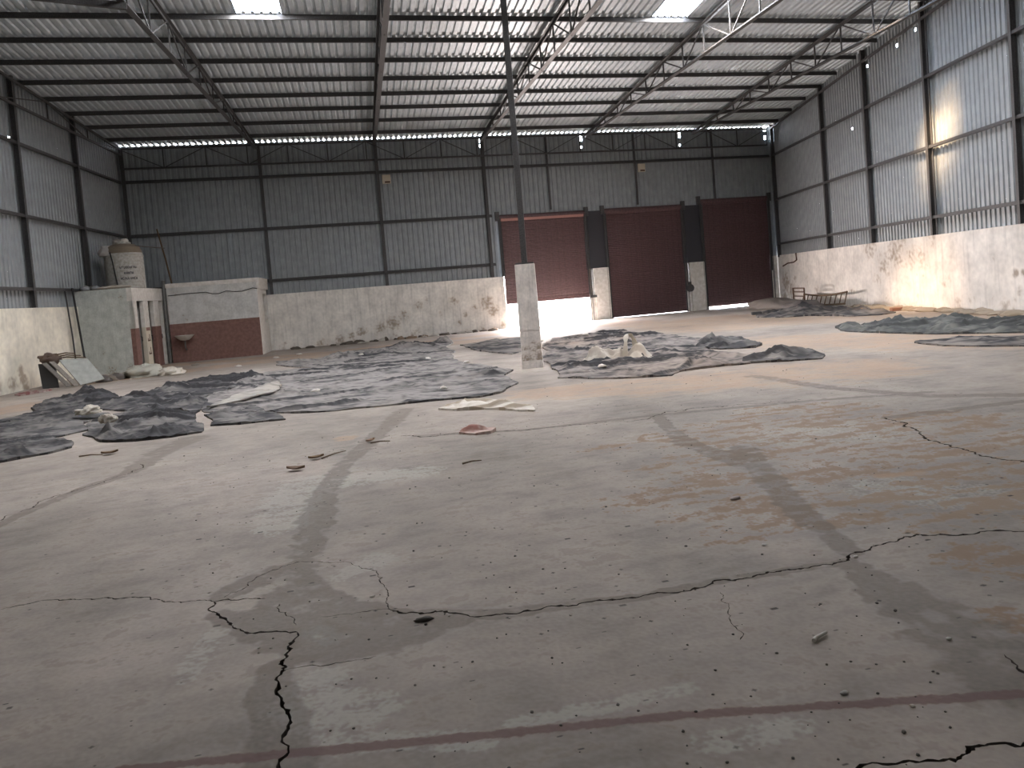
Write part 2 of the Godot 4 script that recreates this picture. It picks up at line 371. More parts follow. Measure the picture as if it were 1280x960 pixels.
func sheet(mb: MB, o: Vector3, U: Vector3, V: Vector3, N: Vector3, u0: float, u1: float, low: Callable, high: Callable, depth: float, holes := []) -> void:
	# trapezoid-ribbed sheet metal, 0.2 m pitch; holes are [u0, u1, v0, v1]
	var prof := [[0.0, 0.0], [0.1, 0.0], [0.122, 1.0], [0.178, 1.0], [0.2, 0.0]]
	var k := floori(u0 / 0.2)
	while k * 0.2 < u1 - 1e-4:
		for f in 4:
			var a: float = k * 0.2 + prof[f][0]
			var b: float = k * 0.2 + prof[f + 1][0]
			if a < u0 - 1e-4 or b > u1 + 0.03:
				continue
			var da: float = prof[f][1] * depth
			var db: float = prof[f + 1][1] * depth
			var spans := [[low.call((a + b) / 2.0), high.call((a + b) / 2.0)]]
			for h in holes:
				if (a + b) / 2.0 > h[0] and (a + b) / 2.0 < h[1]:
					var cut := []
					for s in spans:
						if h[2] > s[0]: cut.append([s[0], minf(h[2], s[1])])
						if h[3] < s[1]: cut.append([maxf(h[3], s[0]), s[1]])
					spans = cut
			for s in spans:
				if s[1] - s[0] < 0.002: continue
				var pa: Vector3 = o + U * a + N * da
				var pb: Vector3 = o + U * b + N * db
				mb.quad(pa + V * s[0], pb + V * s[0], pb + V * s[1], pa + V * s[1])
		k += 1

# ---------------------------------------------------------------- floor

func jag(flat: Array, half: float, sd: int) -> PackedVector2Array:
	# a crack: the traced line broken up finer and finer, then given an uneven width
	var r := RandomNumberGenerator.new()
	r.seed = sd
	var p: Array = []
	for k in range(0, flat.size(), 2):
		p.append(Vector2(flat[k], flat[k + 1]))
	for level in 5:
		var q: Array = [p[0]]
		for k in p.size() - 1:
			var d: Vector2 = p[k + 1] - p[k]
			if d.length() > 0.024:
				q.append((p[k] + p[k + 1]) / 2.0 + d.orthogonal() * r.randf_range(-0.19, 0.19))
			q.append(p[k + 1])
		p = q
	var a := PackedVector2Array()
	var b := PackedVector2Array()
	for k in p.size():
		var t: Vector2 = (p[mini(k + 2, p.size() - 1)] - p[maxi(k - 2, 0)]).normalized().orthogonal()
		var w := half * (r.randf_range(0.3, 0.9) if r.randf() < 0.8 else r.randf_range(0.9, 1.7)) * (0.15 if k == 0 or k == p.size() - 1 else 1.0)
		a.append(p[k] + t * w)
		b.append(p[k] - t * w)
	b.reverse()
	a.append_array(b)
	return a

func stamp(mask: PackedFloat32Array, w: int, h: int, x0: float, z0: float, res: float, flat: Array, wid: Array) -> PackedFloat32Array:
	for k in range(0, flat.size() - 2, 2):
		var a := Vector2(flat[k] - x0, flat[k + 1] - z0) / res
		var b := Vector2(flat[k + 2] - x0, flat[k + 3] - z0) / res
		var ra: float = wid[mini(k / 2, wid.size() - 1)] / res * 1.7
		var rb: float = wid[mini(k / 2 + 1, wid.size() - 1)] / res * 1.7
		var m := maxf(ra, rb)
		var d := b - a
		var l2 := maxf(d.length_squared(), 1e-6)
		for y in range(maxi(0, int(minf(a.y, b.y) - m)), mini(h, int(maxf(a.y, b.y) + m) + 1)):
			for x in range(maxi(0, int(minf(a.x, b.x) - m)), mini(w, int(maxf(a.x, b.x) + m) + 1)):
				var p := Vector2(x, y) - a
				var t := clampf(p.dot(d) / l2, 0.0, 1.0)
				var v := 1.0 - (p - d * t).length() / lerpf(ra, rb, t)
				if v > mask[y * w + x]: mask[y * w + x] = v
	return mask

func floor_pictures(x0: float, z0: float, w: int, h: int, res: float, near: bool) -> Array:
	var off := Vector3(x0 / res, z0 / res, 0)
	var get := func(freq: float, oct: int, sd: int) -> PackedByteArray:
		var f := noise(freq * res, oct, sd)
		f.offset = off
		return f.get_image(w, h, false, false, false).get_data()
	var low: PackedByteArray = get.call(0.22, 4, 31)
	var mid: PackedByteArray = get.call(1.6, 4, 32)
	var edge: PackedByteArray = get.call(6.0, 3, 33)
	var fine: PackedByteArray = get.call(28.0, 2, 34)
	var sf := noise(5.0 * res, 3, 35)
	var simg := sf.get_image(maxi(8, w / 5), h, false, false, false)
	simg.resize(w, h, Image.INTERPOLATE_CUBIC)
	var trowel := simg.get_data()
	var dirt := PackedFloat32Array()
	dirt.resize(w * h)
	for s in STAINS:
		dirt = stamp(dirt, w, h, x0, z0, res, s[0], s[1])
	var red := PackedFloat32Array()
	red.resize(w * h)
	red = stamp(red, w, h, x0, z0, res, REDLINE[0], [0.026])
	var sand := PackedFloat32Array()
	sand.resize(w * h)
	for s in SANDS:
		sand = stamp(sand, w, h, x0, z0, res, s[0], s[1])
	var pale := PackedFloat32Array()
	pale.resize(w * h)
	for s in PALES:
		pale = stamp(pale, w, h, x0, z0, res, s[0], s[1])
	var tan := PackedFloat32Array()
	tan.resize(w * h)
	for t in TANS:
		var rx: float = t[2] / res
		var rz: float = t[3] / res
		var cx: float = (t[0] - x0) / res
		var cz: float = (t[1] - z0) / res
		for y in range(maxi(0, int(cz - rz)), mini(h, int(cz + rz) + 1)):
			for x in range(maxi(0, int(cx - rx)), mini(w, int(cx + rx) + 1)):
				var d := 1.0 - Vector2((x - cx) / rx, (y - cz) / rz).length()
				if d > tan[y * w + x]: tan[y * w + x] = d
	var out := PackedByteArray()
	out.resize(w * h * 3)
	var bump := PackedByteArray()
	bump.resize(w * h)
	for i in w * h:
		var e := (edge[i] - 128) / 128.0
		var m := (mid[i] - 128) / 128.0
		var f := (fine[i] - 128) / 128.0
		var tr := (trowel[i] - 128) / 128.0
		var k := 1.0 + (low[i] - 128) * 0.0016 + m * 0.12 + tr * 0.08 + f * 0.05 + e * 0.06
		var r := 160.0 * k
		var g := 151.0 * k
		var b := 142.5 * k
		var crust := clampf((m * 0.6 + e * 0.9 + tr * 0.9 + f * 0.5 - 0.34) * 2.6, 0.0, 1.0) * 0.3
		if crust > 0.0:                     # thin flaking dirt
			r += (104.0 - r) * crust
			g += (94.0 - g) * crust
			b += (83.0 - b) * crust
		var pl := pale[i]
		if pl > 0.0:                        # rubbed, chalky patches
			var q := clampf((minf(pl * 1.5, 0.7) + e * 0.5 + f * 0.5 + tr * 0.4 - 0.36) * 2.5, 0.0, 1.0) * 0.5
			r += (190.0 - r) * q
			g += (190.0 - g) * q
			b += (182.0 - b) * q
		var t := tan[i]
		if t > 0.0:
			var q := clampf((minf(t * 1.6, 0.6) + m * 0.55 + tr * 1.3 + e * 1.1 + f * 0.7 - 0.4) * 2.4, 0.0, 1.0) * 0.66
			r += (139.0 - r) * q
			g += (112.0 - g) * q
			b += (88.0 - b) * q
		var sd := sand[i]
		if sd > 0.0:                        # sandy dust trodden over the slab
			var q := clampf((minf(sd * 1.4, 0.75) + m * 0.4 + e * 0.3 + tr * 0.4 - 0.2) * 1.5, 0.0, 1.0) * 0.6
			r += (176.0 + f * 12.0 - r) * q
			g += (146.0 + f * 12.0 - g) * q
			b += (120.0 + f * 12.0 - b) * q
		var d := dirt[i]
		if d > 0.0:
			var q := clampf((minf(d * 1.5, 0.8) + e * 0.45 + m * 0.35 - 0.46) * 4.0, 0.0, 1.0) * 0.42
			r += (93.0 + f * 10.0 - r) * q
			g += (86.0 + f * 10.0 - g) * q
			b += (79.0 + f * 10.0 - b) * q
		var rl := red[i]
		if rl > 0.0:
			var q := clampf((rl + e * 0.25 + f * 0.2 - 0.32) * 6.0, 0.0, 1.0) * 0.75
			r += (104.0 - r) * q
			g += (78.0 - g) * q
			b += (74.0 - b) * q
		out[i * 3] = int(clampf(r, 0, 255))
		out[i * 3 + 1] = int(clampf(g, 0, 255))
		out[i * 3 + 2] = int(clampf(b, 0, 255))
		bump[i] = int(clampf(128.0 + f * 40.0 + e * 30.0 + tr * 36.0 + m * 20.0, 0, 255))
	if near:
		var rr := RandomNumberGenerator.new()
		rr.seed = 77
		for k in 1500:            # pits and grit pressed into the slab
			var cx := rr.randi_range(4, w - 5)
			var cz := rr.randi_range(4, h - 5)
			var rad := rr.randf_range(0.4, 1.2) if rr.randf() < 0.93 else rr.randf_range(1.2, 2.0)
			var tone := rr.randf_range(0.3, 0.65)
			for y in range(-3, 4):
				for x in range(-3, 4):
					if Vector2(x * 0.75, y).length() <= rad:
						var i := (cz + y) * w + cx + x
						for ch in 3:
							out[i * 3 + ch] = int(out[i * 3 + ch] * tone)
						bump[i] = 40
	return [ImageTexture.create_from_image(Image.create_from_data(w, h, false, Image.FORMAT_RGB8, out)), ImageTexture.create_from_image(Image.create_from_data(w, h, false, Image.FORMAT_L8, bump))]

func build_floor() -> void:
	var NX := 1.0; var NZ := 22.0; var NW := 12.0; var NH := 9.0
	var fl := structure("floor", "cracked and stained concrete warehouse floor")
	var near := MB.new()
	var far := MB.new()
	var cracks := []
	for k in CRACKS.size():
		cracks.append(jag(CRACKS[k], CRACK_HALF[k], 100 + k))
	var boxes := []
	for c in cracks:
		var r := Rect2(c[0], Vector2.ZERO)
		for p in c: r = r.expand(p)
		boxes.append(r.grow(0.02))
	var sides := MB.new()
	var step := 0.5
	var z := -0.5
	while z < FRONT + 0.4:
		var x := -5.0
		while x < 28.0:
			var cell := Rect2(x, z, step, step)
			var mb: MB = near if cell.position.x >= NX and cell.end.x <= NX + NW and cell.position.y >= NZ and cell.end.y <= NZ + NH else far
			var o := Vector2(NX, NZ) if mb == near else Vector2(-5.0, -0.5)
			var sc := Vector2(1.0 / NW, 1.0 / NH) if mb == near else Vector2(1.0 / 33.0, 1.0 / 35.0)
			var polys := [PackedVector2Array([cell.position, cell.position + Vector2(step, 0), cell.end, cell.position + Vector2(0, step)])]
			var cut := false
			for k in cracks.size():
				if not boxes[k].intersects(cell): continue
				var next := []
				for p in polys:
					var res := Geometry2D.clip_polygons(p, cracks[k])
					for q in res:
						if not Geometry2D.is_polygon_clockwise(q) or res.size() == 1:
							next.append(q)
				polys = next
				cut = true
			for p in polys:
				var idx := Geometry2D.triangulate_polygon(p)
				for t in range(0, idx.size(), 3):
					var q := [p[idx[t]], p[idx[t + 1]], p[idx[t + 2]]]
					if (q[1] - q[0]).cross(q[2] - q[0]) > 0.0: q = [q[0], q[2], q[1]]
					mb.tri(Vector3(q[0].x, 0, q[0].y), Vector3(q[1].x, 0, q[1].y), Vector3(q[2].x, 0, q[2].y), (q[0] - o) * sc, (q[1] - o) * sc, (q[2] - o) * sc)
				if cut:
					for k in p.size():
						var a: Vector2 = p[k]
						var b: Vector2 = p[(k + 1) % p.size()]
						var on_edge := (absf(a.x - b.x) < 1e-5 and (absf(a.x - cell.position.x) < 1e-4 or absf(a.x - cell.end.x) < 1e-4)) or (absf(a.y - b.y) < 1e-5 and (absf(a.y - cell.position.y) < 1e-4 or absf(a.y - cell.end.y) < 1e-4))
						if not on_edge:
							sides.quad(Vector3(a.x, -0.05, a.y), Vector3(b.x, -0.05, b.y), Vector3(b.x, 0, b.y), Vector3(a.x, 0, a.y))
			x += step
		z += step
	var np := floor_pictures(NX, NZ, 1800, 1350, NW / 1800.0, true)
	var fp := floor_pictures(-5.0, -0.5, 1320, 1400, 0.025, false)
	for q in [[near, np, "slab"], [far, fp, "slab"]]:
		var m := pictured(q[1][0], 0.72)
		m.metallic_specular = 0.4
		m.texture_repeat = false
		m.heightmap_enabled = true
		m.heightmap_texture = q[1][1]
		m.heightmap_scale = 0.4
		part(fl, q[2], q[0], m)
	part(fl, "crack_edge", sides, mats.crack)
	var bed := MB.new()
	bed.cube(Vector3(11.5, -0.12, 16.5), Vector3(34, 0.14, 35))
	part(fl, "subsoil", bed, mats.crack)

# ---------------------------------------------------------------- walls and roof

func masonry(parent: Node3D, called: String, a: Vector3, b: Vector3, h: float, thick: float, m: Material) -> void:
	# a plastered wall from a to b, thickness to the right of a->b (away from the hall), picture stretched over its face
	var d := (b - a).normalized()
	var out := d.cross(Vector3.UP).normalized() * -thick
	var mb := MB.new()
	var up := Vector3(0, h, 0)
	mb.quad(a, b, b + up, a + up)
	mb.quad(a + up, b + up, b + up + out, a + up + out, Rect2(0, 0, 1, 0.1))
	mb.quad(b + out, a + out, a + out + up, b + out + up)
	mb.quad(b, b + out, b + out + up, b + up, Rect2(0.97, 0, 0.03, 1))
	mb.quad(a + out, a, a + up, a + out + up, Rect2(0, 0, 0.03, 1))
	part(parent, called, mb, m)

func build_shell() -> void:
	# back wall: masonry up to the first shutter, ribbed sheet above, seen holes left open
	var wb := structure("wall_back", "ribbed steel back wall over a stained white masonry base")
	var w1 := 1024
	var h1 := 152
	var blots := []
	var r := RandomNumberGenerator.new()
	r.seed = 5
	for k in 46:
		blots.append([r.randf_range(20, w1), h1 - absf(r.randfn(0, 16)), r.randf_range(8, 26), r.randf_range(0.25, 0.6)])
	for q in [[690, 105, 34, 0.75], [655, 118, 30, 0.7], [600, 122, 26, 0.7], [720, 88, 28, 0.6], [765, 62, 22, 0.6], [795, 50, 18, 0.5], [965, 72, 34, 0.75], [985, 95, 30, 0.7], [930, 82, 16, 0.6], [900, 100, 14, 0.6], [868, 58, 26, 0.55], [830, 92, 14, 0.5], [880, 122, 20, 0.6], [540, 138, 24, 0.75], [570, 130, 20, 0.6]]:
		blots.append(q)
	masonry(wb, "masonry", Vector3(0.6, 0, 0), Vector3(14.42, 0, 0), LOW, 0.23, pictured(plaster_picture(w1, h1, Color(0.86, 0.845, 0.815), 41, 0.16, blots)))
	var sb := MB.new()
	var top := func(_u: float) -> float: return EAVE - 0.008
	sheet(sb, Vector3(0, 0, -0.1), Vector3.RIGHT, Vector3.UP, Vector3.FORWARD, 0.4, 14.4, func(_u): return LOW - 0.02, top, 0.03, [[0.9, 1.05, 6.28, 6.36], [13.86, 14.0, 7.18, 7.3], [13.86, 13.98, 7.38, 7.52]])
	part(wb, "cladding_sheet", sb, mats.clad)
	var sb2 := MB.new()
	sheet(sb2, Vector3(0, 0, -0.1), Vector3.RIGHT, Vector3.UP, Vector3.FORWARD, 14.4, 27.2, func(_u): return 4.42, top, 0.03, [[18.05, 18.2, 7.3, 7.5], [18.06, 18.18, 7.02, 7.1], [22.46, 22.6, 7.3, 7.5], [22.47, 22.58, 6.95, 7.03], [26.56, 26.75, 7.45, 7.6], [26.56, 26.75, 7.1, 7.26], [26.56, 26.7, 7.5, 7.64]])
	part(wb, "cladding_sheet", sb2, mats.clad)
	for q in [[18.0, 18.9, 2.1], [22.33, 23.25, 2.05]]:      # dark plates filling the strips between the shutters
		var ip := MB.new()
		ip.cube(Vector3((q[0] + q[1]) / 2.0, (q[2] + 3.34) / 2.0, -0.05), Vector3(q[1] - q[0] + 0.1, 3.38 - q[2], 0.02))
		ip.cube(Vector3((q[0] + q[1]) / 2.0, (3.32 + 4.42) / 2.0, -0.06), Vector3(q[1] - q[0] + 0.1, 1.16, 0.02))
		part(wb, "infill_plate", ip, mats.dark)
	var jb := MB.new()
	jb.cube(Vector3(26.62, 0.72, -0.12), Vector3(0.34, 1.44, 0.23))
	jb.cube(Vector3(26.66, 1.75, -0.12), Vector3(0.26, 0.62, 0.23))
	part(wb, "jamb_masonry", jb, mats.white)
	var fs := MB.new()
	sheet(fs, Vector3(0, 0, -0.1), Vector3.RIGHT, Vector3.UP, Vector3.FORWARD, 26.4, 27.2, func(_u): return 2.06, func(_u): return 4.42, 0.03)
	part(wb, "cladding_sheet", fs, mats.clad)

	# left and right walls
	for side in [-1, 1]:
		var ws := structure("wall_left" if side < 0 else "wall_right", "ribbed steel left wall over a whitewashed masonry base" if side < 0 else "ribbed steel right wall over a sooty white masonry base")
		var k := 0.156 if side < 0 else 0.27
		var x0 := 0.875 if side < 0 else 26.78
		var len := sqrt(1.0 + k * k)
		var U := Vector3(-k, 0, 1) / len
		var N := Vector3(side, 0, side * k) / len
		var o := Vector3(x0, 0, 0) + N * 0.1
		var s := MB.new()
		var holes := [[7.65, 7.73, 6.42, 6.5], [9.4, 9.48, 6.6, 6.68]] if side < 0 else [[9.45, 9.53, 7.6, 7.68], [11.5, 11.58, 7.66, 7.74], [12.6, 12.68, 7.76, 7.84], [8.05, 8.13, 5.92, 5.98], [12.9, 13.1, 8.28, 8.42]]
		sheet(s, o, U, Vector3.UP, N, -0.4, FRONT * len, func(_u): return LOW - 0.02, func(u): return roof_y(u / len) + 0.05, 0.03, holes)
		part(ws, "cladding_sheet", s, mats.clad)
		var bl := []
		r.seed = 11 + side
		var w2 := 1600
		var h2 := 110
		if side > 0:
			for q in 120:
				bl.append([r.randf_range(0, 900), h2 - absf(r.randfn(0, 22)), r.randf_range(5, 22), r.randf_range(0.15, 0.5)])
			for q in [[40, 60, 42, 0.75], [70, 85, 40, 0.7], [25, 95, 30, 0.8], [460, 34, 40, 0.55], [500, 22, 44, 0.62], [540, 26, 40, 0.5], [575, 30, 36, 0.45], [440, 60, 30, 0.4], [770, 60, 9, 0.85], [784, 60, 8, 0.85], [776, 82, 9, 0.75], [150, 60, 30, 0.4], [200, 80, 24, 0.5], [420, 4, 40, 0.6], [520, 4, 40, 0.5], [600, 5, 34, 0.5]]:
				bl.append(q)
		else:
			for q in 40:
				bl.append([r.randf_range(0, 900), h2 - absf(r.randfn(0, 14)), r.randf_range(5, 18), r.randf_range(0.2, 0.6)])
			for q in [[408, 84, 12, 0.9], [404, 96, 14, 0.95], [400, 106, 14, 0.9], [430, 100, 20, 0.7], [470, 104, 26, 0.7]]:
				bl.append(q)
		var tone := Color(0.86, 0.84, 0.81) if side > 0 else Color(0.89, 0.87, 0.81)
		var m := pictured(plaster_picture(w2, h2, tone, 61 + side, 0.14 if side > 0 else 0.1, bl))
		var a := Vector3(x0, 0, 0)
		var b := Vector3(x0 - k * FRONT, 0, FRONT)
		if side < 0:
			# picture runs from the back corner, mirrored by walking the wall the other way
			var mb := MB.new()
			var up := Vector3(0, LOW, 0)
			var out := N * 0.23
			mb.quad(b, a, a + up, b + up, Rect2(1, 0, -1, 1))
			mb.quad(b + up, a + up, a + up + out, b + up + out, Rect2(0, 0, 1, 0.1))
			mb.quad(a + out, b + out, b + out + up, a + out + up)
			part(ws, "masonry", mb, m)
		else:
			masonry(ws, "masonry", a, b, LOW, 0.23, m)
	# front wall behind the camera
	var wf := structure("wall_front", "ribbed steel front wall behind the viewer")
	var f := MB.new()
	sheet(f, Vector3(0, 0, FRONT), Vector3.RIGHT, Vector3.UP, Vector3.BACK, -4.6, 18.0, func(_u): return 0.0, func(_u): return EAVE, 0.03, [])
	part(wf, "cladding_sheet", f, mats.clad)

	# roof: ribbed sheets bay by bay, with translucent strips let into them
	var ce := structure("ceiling", "ribbed galvanised roof sheets on steel purlins")
	var cuts := [-1.6, 5.6, 9.8, 14.0, 18.4, 23.2, 28.0]
	for slope in 2:
		for bay in cuts.size() - 1:
			var mb := MB.new()
			var o := Vector3(0, EAVE, 0) if slope == 0 else Vector3(0, EAVE + 2.0 * PITCH * RIDGE, 0)
			var V := Vector3(-LEAN, PITCH, 1) if slope == 0 else Vector3(-LEAN, -PITCH, 1)
			var holes := []
			for s in SKYLIGHTS:
				if (s[2] < RIDGE) == (slope == 0): holes.append(s)
			var lo := func(_u: float) -> float: return -0.16 if slope == 0 else RIDGE
			var hi := func(u: float) -> float: return minf(RIDGE if slope == 0 else FRONT + 0.1, (27.25 - u) / 0.18)
			sheet(mb, o, Vector3.RIGHT, V, Vector3.UP, cuts[bay], cuts[bay + 1], lo, hi, 0.05, holes)
			if mb.v.size(): part(ce, "roof_sheet", mb, mats.roof)
	var n := 0
	for s in SKYLIGHTS:
		n += 1
		var w := structure("window_%d" % n, "translucent skylight sheet let into the roof")  # the two past the ridge are unseen, added to light the column front
		var mb := MB.new()
		var back: bool = s[2] < RIDGE
		sheet(mb, Vector3(0, EAVE + (0.0 if back else 2.0 * PITCH * RIDGE) + 0.004, 0), Vector3.RIGHT, Vector3(-LEAN, PITCH if back else -PITCH, 1), Vector3.UP, s[0], s[1], func(_u): return s[2] - 0.02, func(_u): return s[3] + 0.02, 0.05)
		part(w, "skylight_sheet", mb, [mats.frp_milky, mats.frp_hazy, mats.frp_milky, mats.frp_milky, mats.frp][n - 1])

	var g := structure("ground", "sunlit sandy ground outside the shutters")
	var gm := MB.new()
	gm.cube(Vector3(12, -0.16, -30.3), Vector3(160, 0.2, 60))
	gm.cube(Vector3(12, -0.16, 64.0), Vector3(160, 0.2, 60))
	part(g, "earth", gm, mats.ground)

# ---------------------------------------------------------------- steel frame

func build_frame() -> void:
	var order := ["first", "second", "third", "fourth", "fifth", "sixth", "seventh", "eighth", "ninth", "tenth", "eleventh", "twelfth", "thirteenth"]
	# purlins under the roof sheet
	var pz := [1.09, 2.67, 4.18, 5.62, 7.06, 8.6, 10.07, 11.5, 13.05, 14.55, 16.05]
	for k in pz.size():
		var z: float = pz[k]
		var mb := MB.new()
		var y := roof_y(z) - 0.065
		mb.channel(Vector3(left_x(z) - 0.05, y, z), Vector3(right_x(z) + 0.05, y, z), 0.12, 0.05, 0.006, Vector3.UP, 1.0)
		single("roof_purlin", mb, mats.steel, "dark steel roof purlin, %s from the back wall" % order[k], "purlin", Vector3(12, y - 0.06, z), "roof purlins")
	for k in 9:
		var z: float = FRONT - pz[k + 2]
		var mb := MB.new()
		var y := roof_y(z) - 0.065
		mb.channel(Vector3(left_x(z), y, z), Vector3(right_x(z), y, z), 0.12, 0.05, 0.006, Vector3.UP, 1.0)
		single("roof_purlin", mb, mats.steel, "dark steel roof purlin of the near slope, %s beyond the ridge" % order[8 - k], "purlin", Vector3(8, y - 0.06, z), "roof purlins")
	# trusses
	var tx := [[5.5, 0.125], [9.8, 0.085], [13.95, 0.065], [18.3, 0.075], [23.1, 0.12]]
	var nth := ["leftmost of five", "second from the left", "middle one of five", "fourth from the left", "rightmost of five"]
	var nodes := [0.25]
	for z in pz: nodes.append(z)
	nodes.append(RIDGE)
	var count := nodes.size()
	for k in range(count - 2, -1, -1): nodes.append(2.0 * RIDGE - nodes[k])
	for t in tx.size():
		var X := func(z: float) -> float: return tx[t][0] - tx[t][1] * z
		var o := thing("roof_truss", "dark steel lattice roof truss, %s" % nth[t], "truss", Vector3(X.call(RIDGE), 7.35, RIDGE), "roof trusses")
		var topy := func(z: float) -> float: return roof_y(z) - 0.17
		var boty := func(z: float) -> float: return minf(7.38, topy.call(z) - 0.06)
		for ch in 2:
			var mb := MB.new()
			for half in [[0.02, RIDGE], [RIDGE, FRONT - 0.1]]:
				var fy: Callable = topy if ch == 0 else boty
				mb.angle(Vector3(X.call(half[0]), fy.call(half[0]), half[0]), Vector3(X.call(half[1]), fy.call(half[1]), half[1]), 0.075 if ch == 0 else 0.065, 0.008, Vector3.UP if ch == 1 else Vector3.DOWN, 1.0)
				mb.angle(Vector3(X.call(half[0]), fy.call(half[0]), half[0]), Vector3(X.call(half[1]), fy.call(half[1]), half[1]), 0.075 if ch == 0 else 0.065, 0.008, Vector3.UP if ch == 1 else Vector3.DOWN, -1.0)
			part(o, "top_chord" if ch == 0 else "bottom_chord", mb, mats.steel)
		for k in range(1, nodes.size() - 1):
			var z: float = nodes[k]
			var v := MB.new()
			v.bar(Vector3(X.call(z), boty.call(z), z), Vector3(X.call(z), topy.call(z), z), 0.035, 0.035, Vector3.BACK)
			part(o, "web_post", v, mats.steel)
			var z1: float = nodes[k + 1]
			var d := MB.new()
			var up_first := k % 2 == 0
			if k < count - 1 or true:
				d.bar(Vector3(X.call(z), topy.call(z) if up_first else boty.call(z), z), Vector3(X.call(z1), boty.call(z1) if up_first else topy.call(z1), z1), 0.03, 0.03)
				part(o, "web_diagonal", d, mats.steel)
	# lattice eave girders on the back and left walls
	for side in 2:
		var o := thing("eave_girder", "lattice eave girder along the top of the %s wall" % ["back", "left"][side], "girder", Vector3(12, 6.83, 0.05) if side == 0 else Vector3(left_x(8) + 0.05, 7.2, 8), "eave girders")
		var n := 18 if side == 0 else 12
		var pt := func(f: float, hi: bool) -> Vector3:
			if side == 0: return Vector3(lerpf(0.9, 26.6, f), 7.52 if hi else 6.83, 0.03)
			var z := lerpf(0.3, FRONT - 0.2, f)
			return Vector3(left_x(z) + 0.15, roof_y(z) - 0.2 if hi else 7.28, z)
		for hi in [true, false]:
			var mb := MB.new()
			if side == 0 or not hi:
				mb.bar(pt.call(0.0, hi), pt.call(1.0, hi), 0.06, 0.06)
			else:
				mb.bar(pt.call(0.0, hi), pt.call(0.5, hi), 0.06, 0.06)
				mb.bar(pt.call(0.5, hi), pt.call(1.0, hi), 0.06, 0.06)
			part(o, "top_chord" if hi else "bottom_chord", mb, mats.steel)
		for k in n + 1:
			var mb := MB.new()
			mb.bar(pt.call(float(k) / n, false), pt.call(float(k) / n, true), 0.04, 0.03, Vector3.BACK)
			part(o, "web_post", mb, mats.steel)
			if k < n:
				var d := MB.new()
				d.bar(pt.call(float(k) / n, k % 2 == 0), pt.call(float(k + 1) / n, k % 2 == 1), 0.03, 0.025)
				part(o, "web_diagonal", d, mats.steel)
	var tb := MB.new()
	tb.bar(Vector3(3.72, 7.3, 14.9), Vector3(-1.6, 7.62, 15.6), 0.09, 0.12)
	single("tie_beam", tb, mats.steel, "steel tie beam from the leftmost roof truss to the left wall", "beam", Vector3(1.0, 7.3, 15.2))
	# wall posts
	var bx := [[0.95, 0.0], [5.58, LOW], [9.82, LOW], [13.98, LOW]]
	var bl := ["in the back left corner", "on the back wall beside the small white store room", "midway along the back wall's white masonry", "on the back wall beside the half-raised shutter"]
	for k in bx.size():
		var mb := MB.new()
		mb.ibeam(Vector3(bx[k][0], bx[k][1], -0.03), Vector3(bx[k][0], EAVE - 0.12, -0.03), 0.13, 0.11, 0.01, Vector3.BACK)
		single("wall_post", mb, mats.steel, "dark steel post standing %s" % bl[k], "post", Vector3(bx[k][0], bx[k][1], -0.03), "wall posts")
	var ux := [16.62, 20.42, 24.0]
	for k in 3:
		var mb := MB.new()
		mb.bar(Vector3(ux[k], 4.6, -0.06), Vector3(ux[k], EAVE - 0.12, -0.06), 0.07, 0.06, Vector3.BACK)
		single("wall_post", mb, mats.steel, "slim steel post above the %s roller shutter" % ["left half-raised", "middle", "right"][k], "post", Vector3(ux[k], 4.6, -0.06), "wall posts")
	var rz := [0.25, 5.6, 9.1, 12.75, 16.5, 20.4, 24.3, 28.2]
	var lz := [3.75, 7.5, 11.4, 15.3, 19.2, 23.1, 27.0]
	for k in rz.size():
		var mb := MB.new()
		var x := right_x(rz[k])
		mb.ibeam(Vector3(x, LOW if k else 1.98, rz[k]), Vector3(x, roof_y(rz[k]) - 0.02, rz[k]), 0.13, 0.11, 0.01, Vector3(1, 0, 0.27))
		if k == 3:
			mb.bar(Vector3(x - 0.03, LOW, rz[k] + 0.16), Vector3(x - 0.03, roof_y(rz[k]), rz[k] + 0.16), 0.03, 0.03, Vector3.RIGHT)
		single("wall_post", mb, mats.steel, "dark steel post on the right wall, %s from the back corner" % order[k], "post", Vector3(x, LOW, rz[k]), "wall posts")
	for k in lz.size():
		var mb := MB.new()
		var x := left_x(lz[k])
		mb.ibeam(Vector3(x, LOW, lz[k]), Vector3(x, roof_y(lz[k]) - 0.02, lz[k]), 0.13, 0.11, 0.01, Vector3(1, 0, 0.156))
		single("wall_post", mb, mats.steel, "dark steel post on the left wall, %s from the back corner" % order[k], "post", Vector3(x, LOW, lz[k]), "wall posts")
	# girts: three rails round the walls, and a rail under the right roof edge
	for k in 3:
		var y: float = GIRTS[k]
		var h := ["top", "middle", "bottom"]
		var mb := MB.new()
		mb.angle(Vector3(0.9, y, -0.04), Vector3(14.15 if k else 26.7, y, -0.04), 0.075, 0.008, Vector3.UP, -1.0)
		mb.bar(Vector3(0.9, y, -0.02), Vector3(14.15 if k else 26.7, y, -0.02), 0.05, 0.07)
		single("wall_girt", mb, mats.steel, "%s horizontal steel rail across the back wall" % h[k], "girt", Vector3(7, y - 0.04, -0.02), "wall girts")
		for side in [-1, 1]:
			var g := MB.new()
			var fx: Callable = left_x if side < 0 else right_x
			var a := Vector3(fx.call(0.1) + side * 0.0, y, 0.1)
			var b := Vector3(fx.call(FRONT - 0.1), y, FRONT - 0.1)
			g.bar(a, b, 0.06, 0.085)
			g.bar(a + Vector3(-side * 0.04, -0.035, 0), b + Vector3(-side * 0.04, -0.035, 0), 0.05, 0.012)
			single("wall_girt", g, mats.steel, "%s horizontal steel rail along the %s wall" % [h[k], "left" if side < 0 else "right"], "girt", Vector3(fx.call(15.0), y - 0.05, 15.0), "wall girts")
	var er := MB.new()
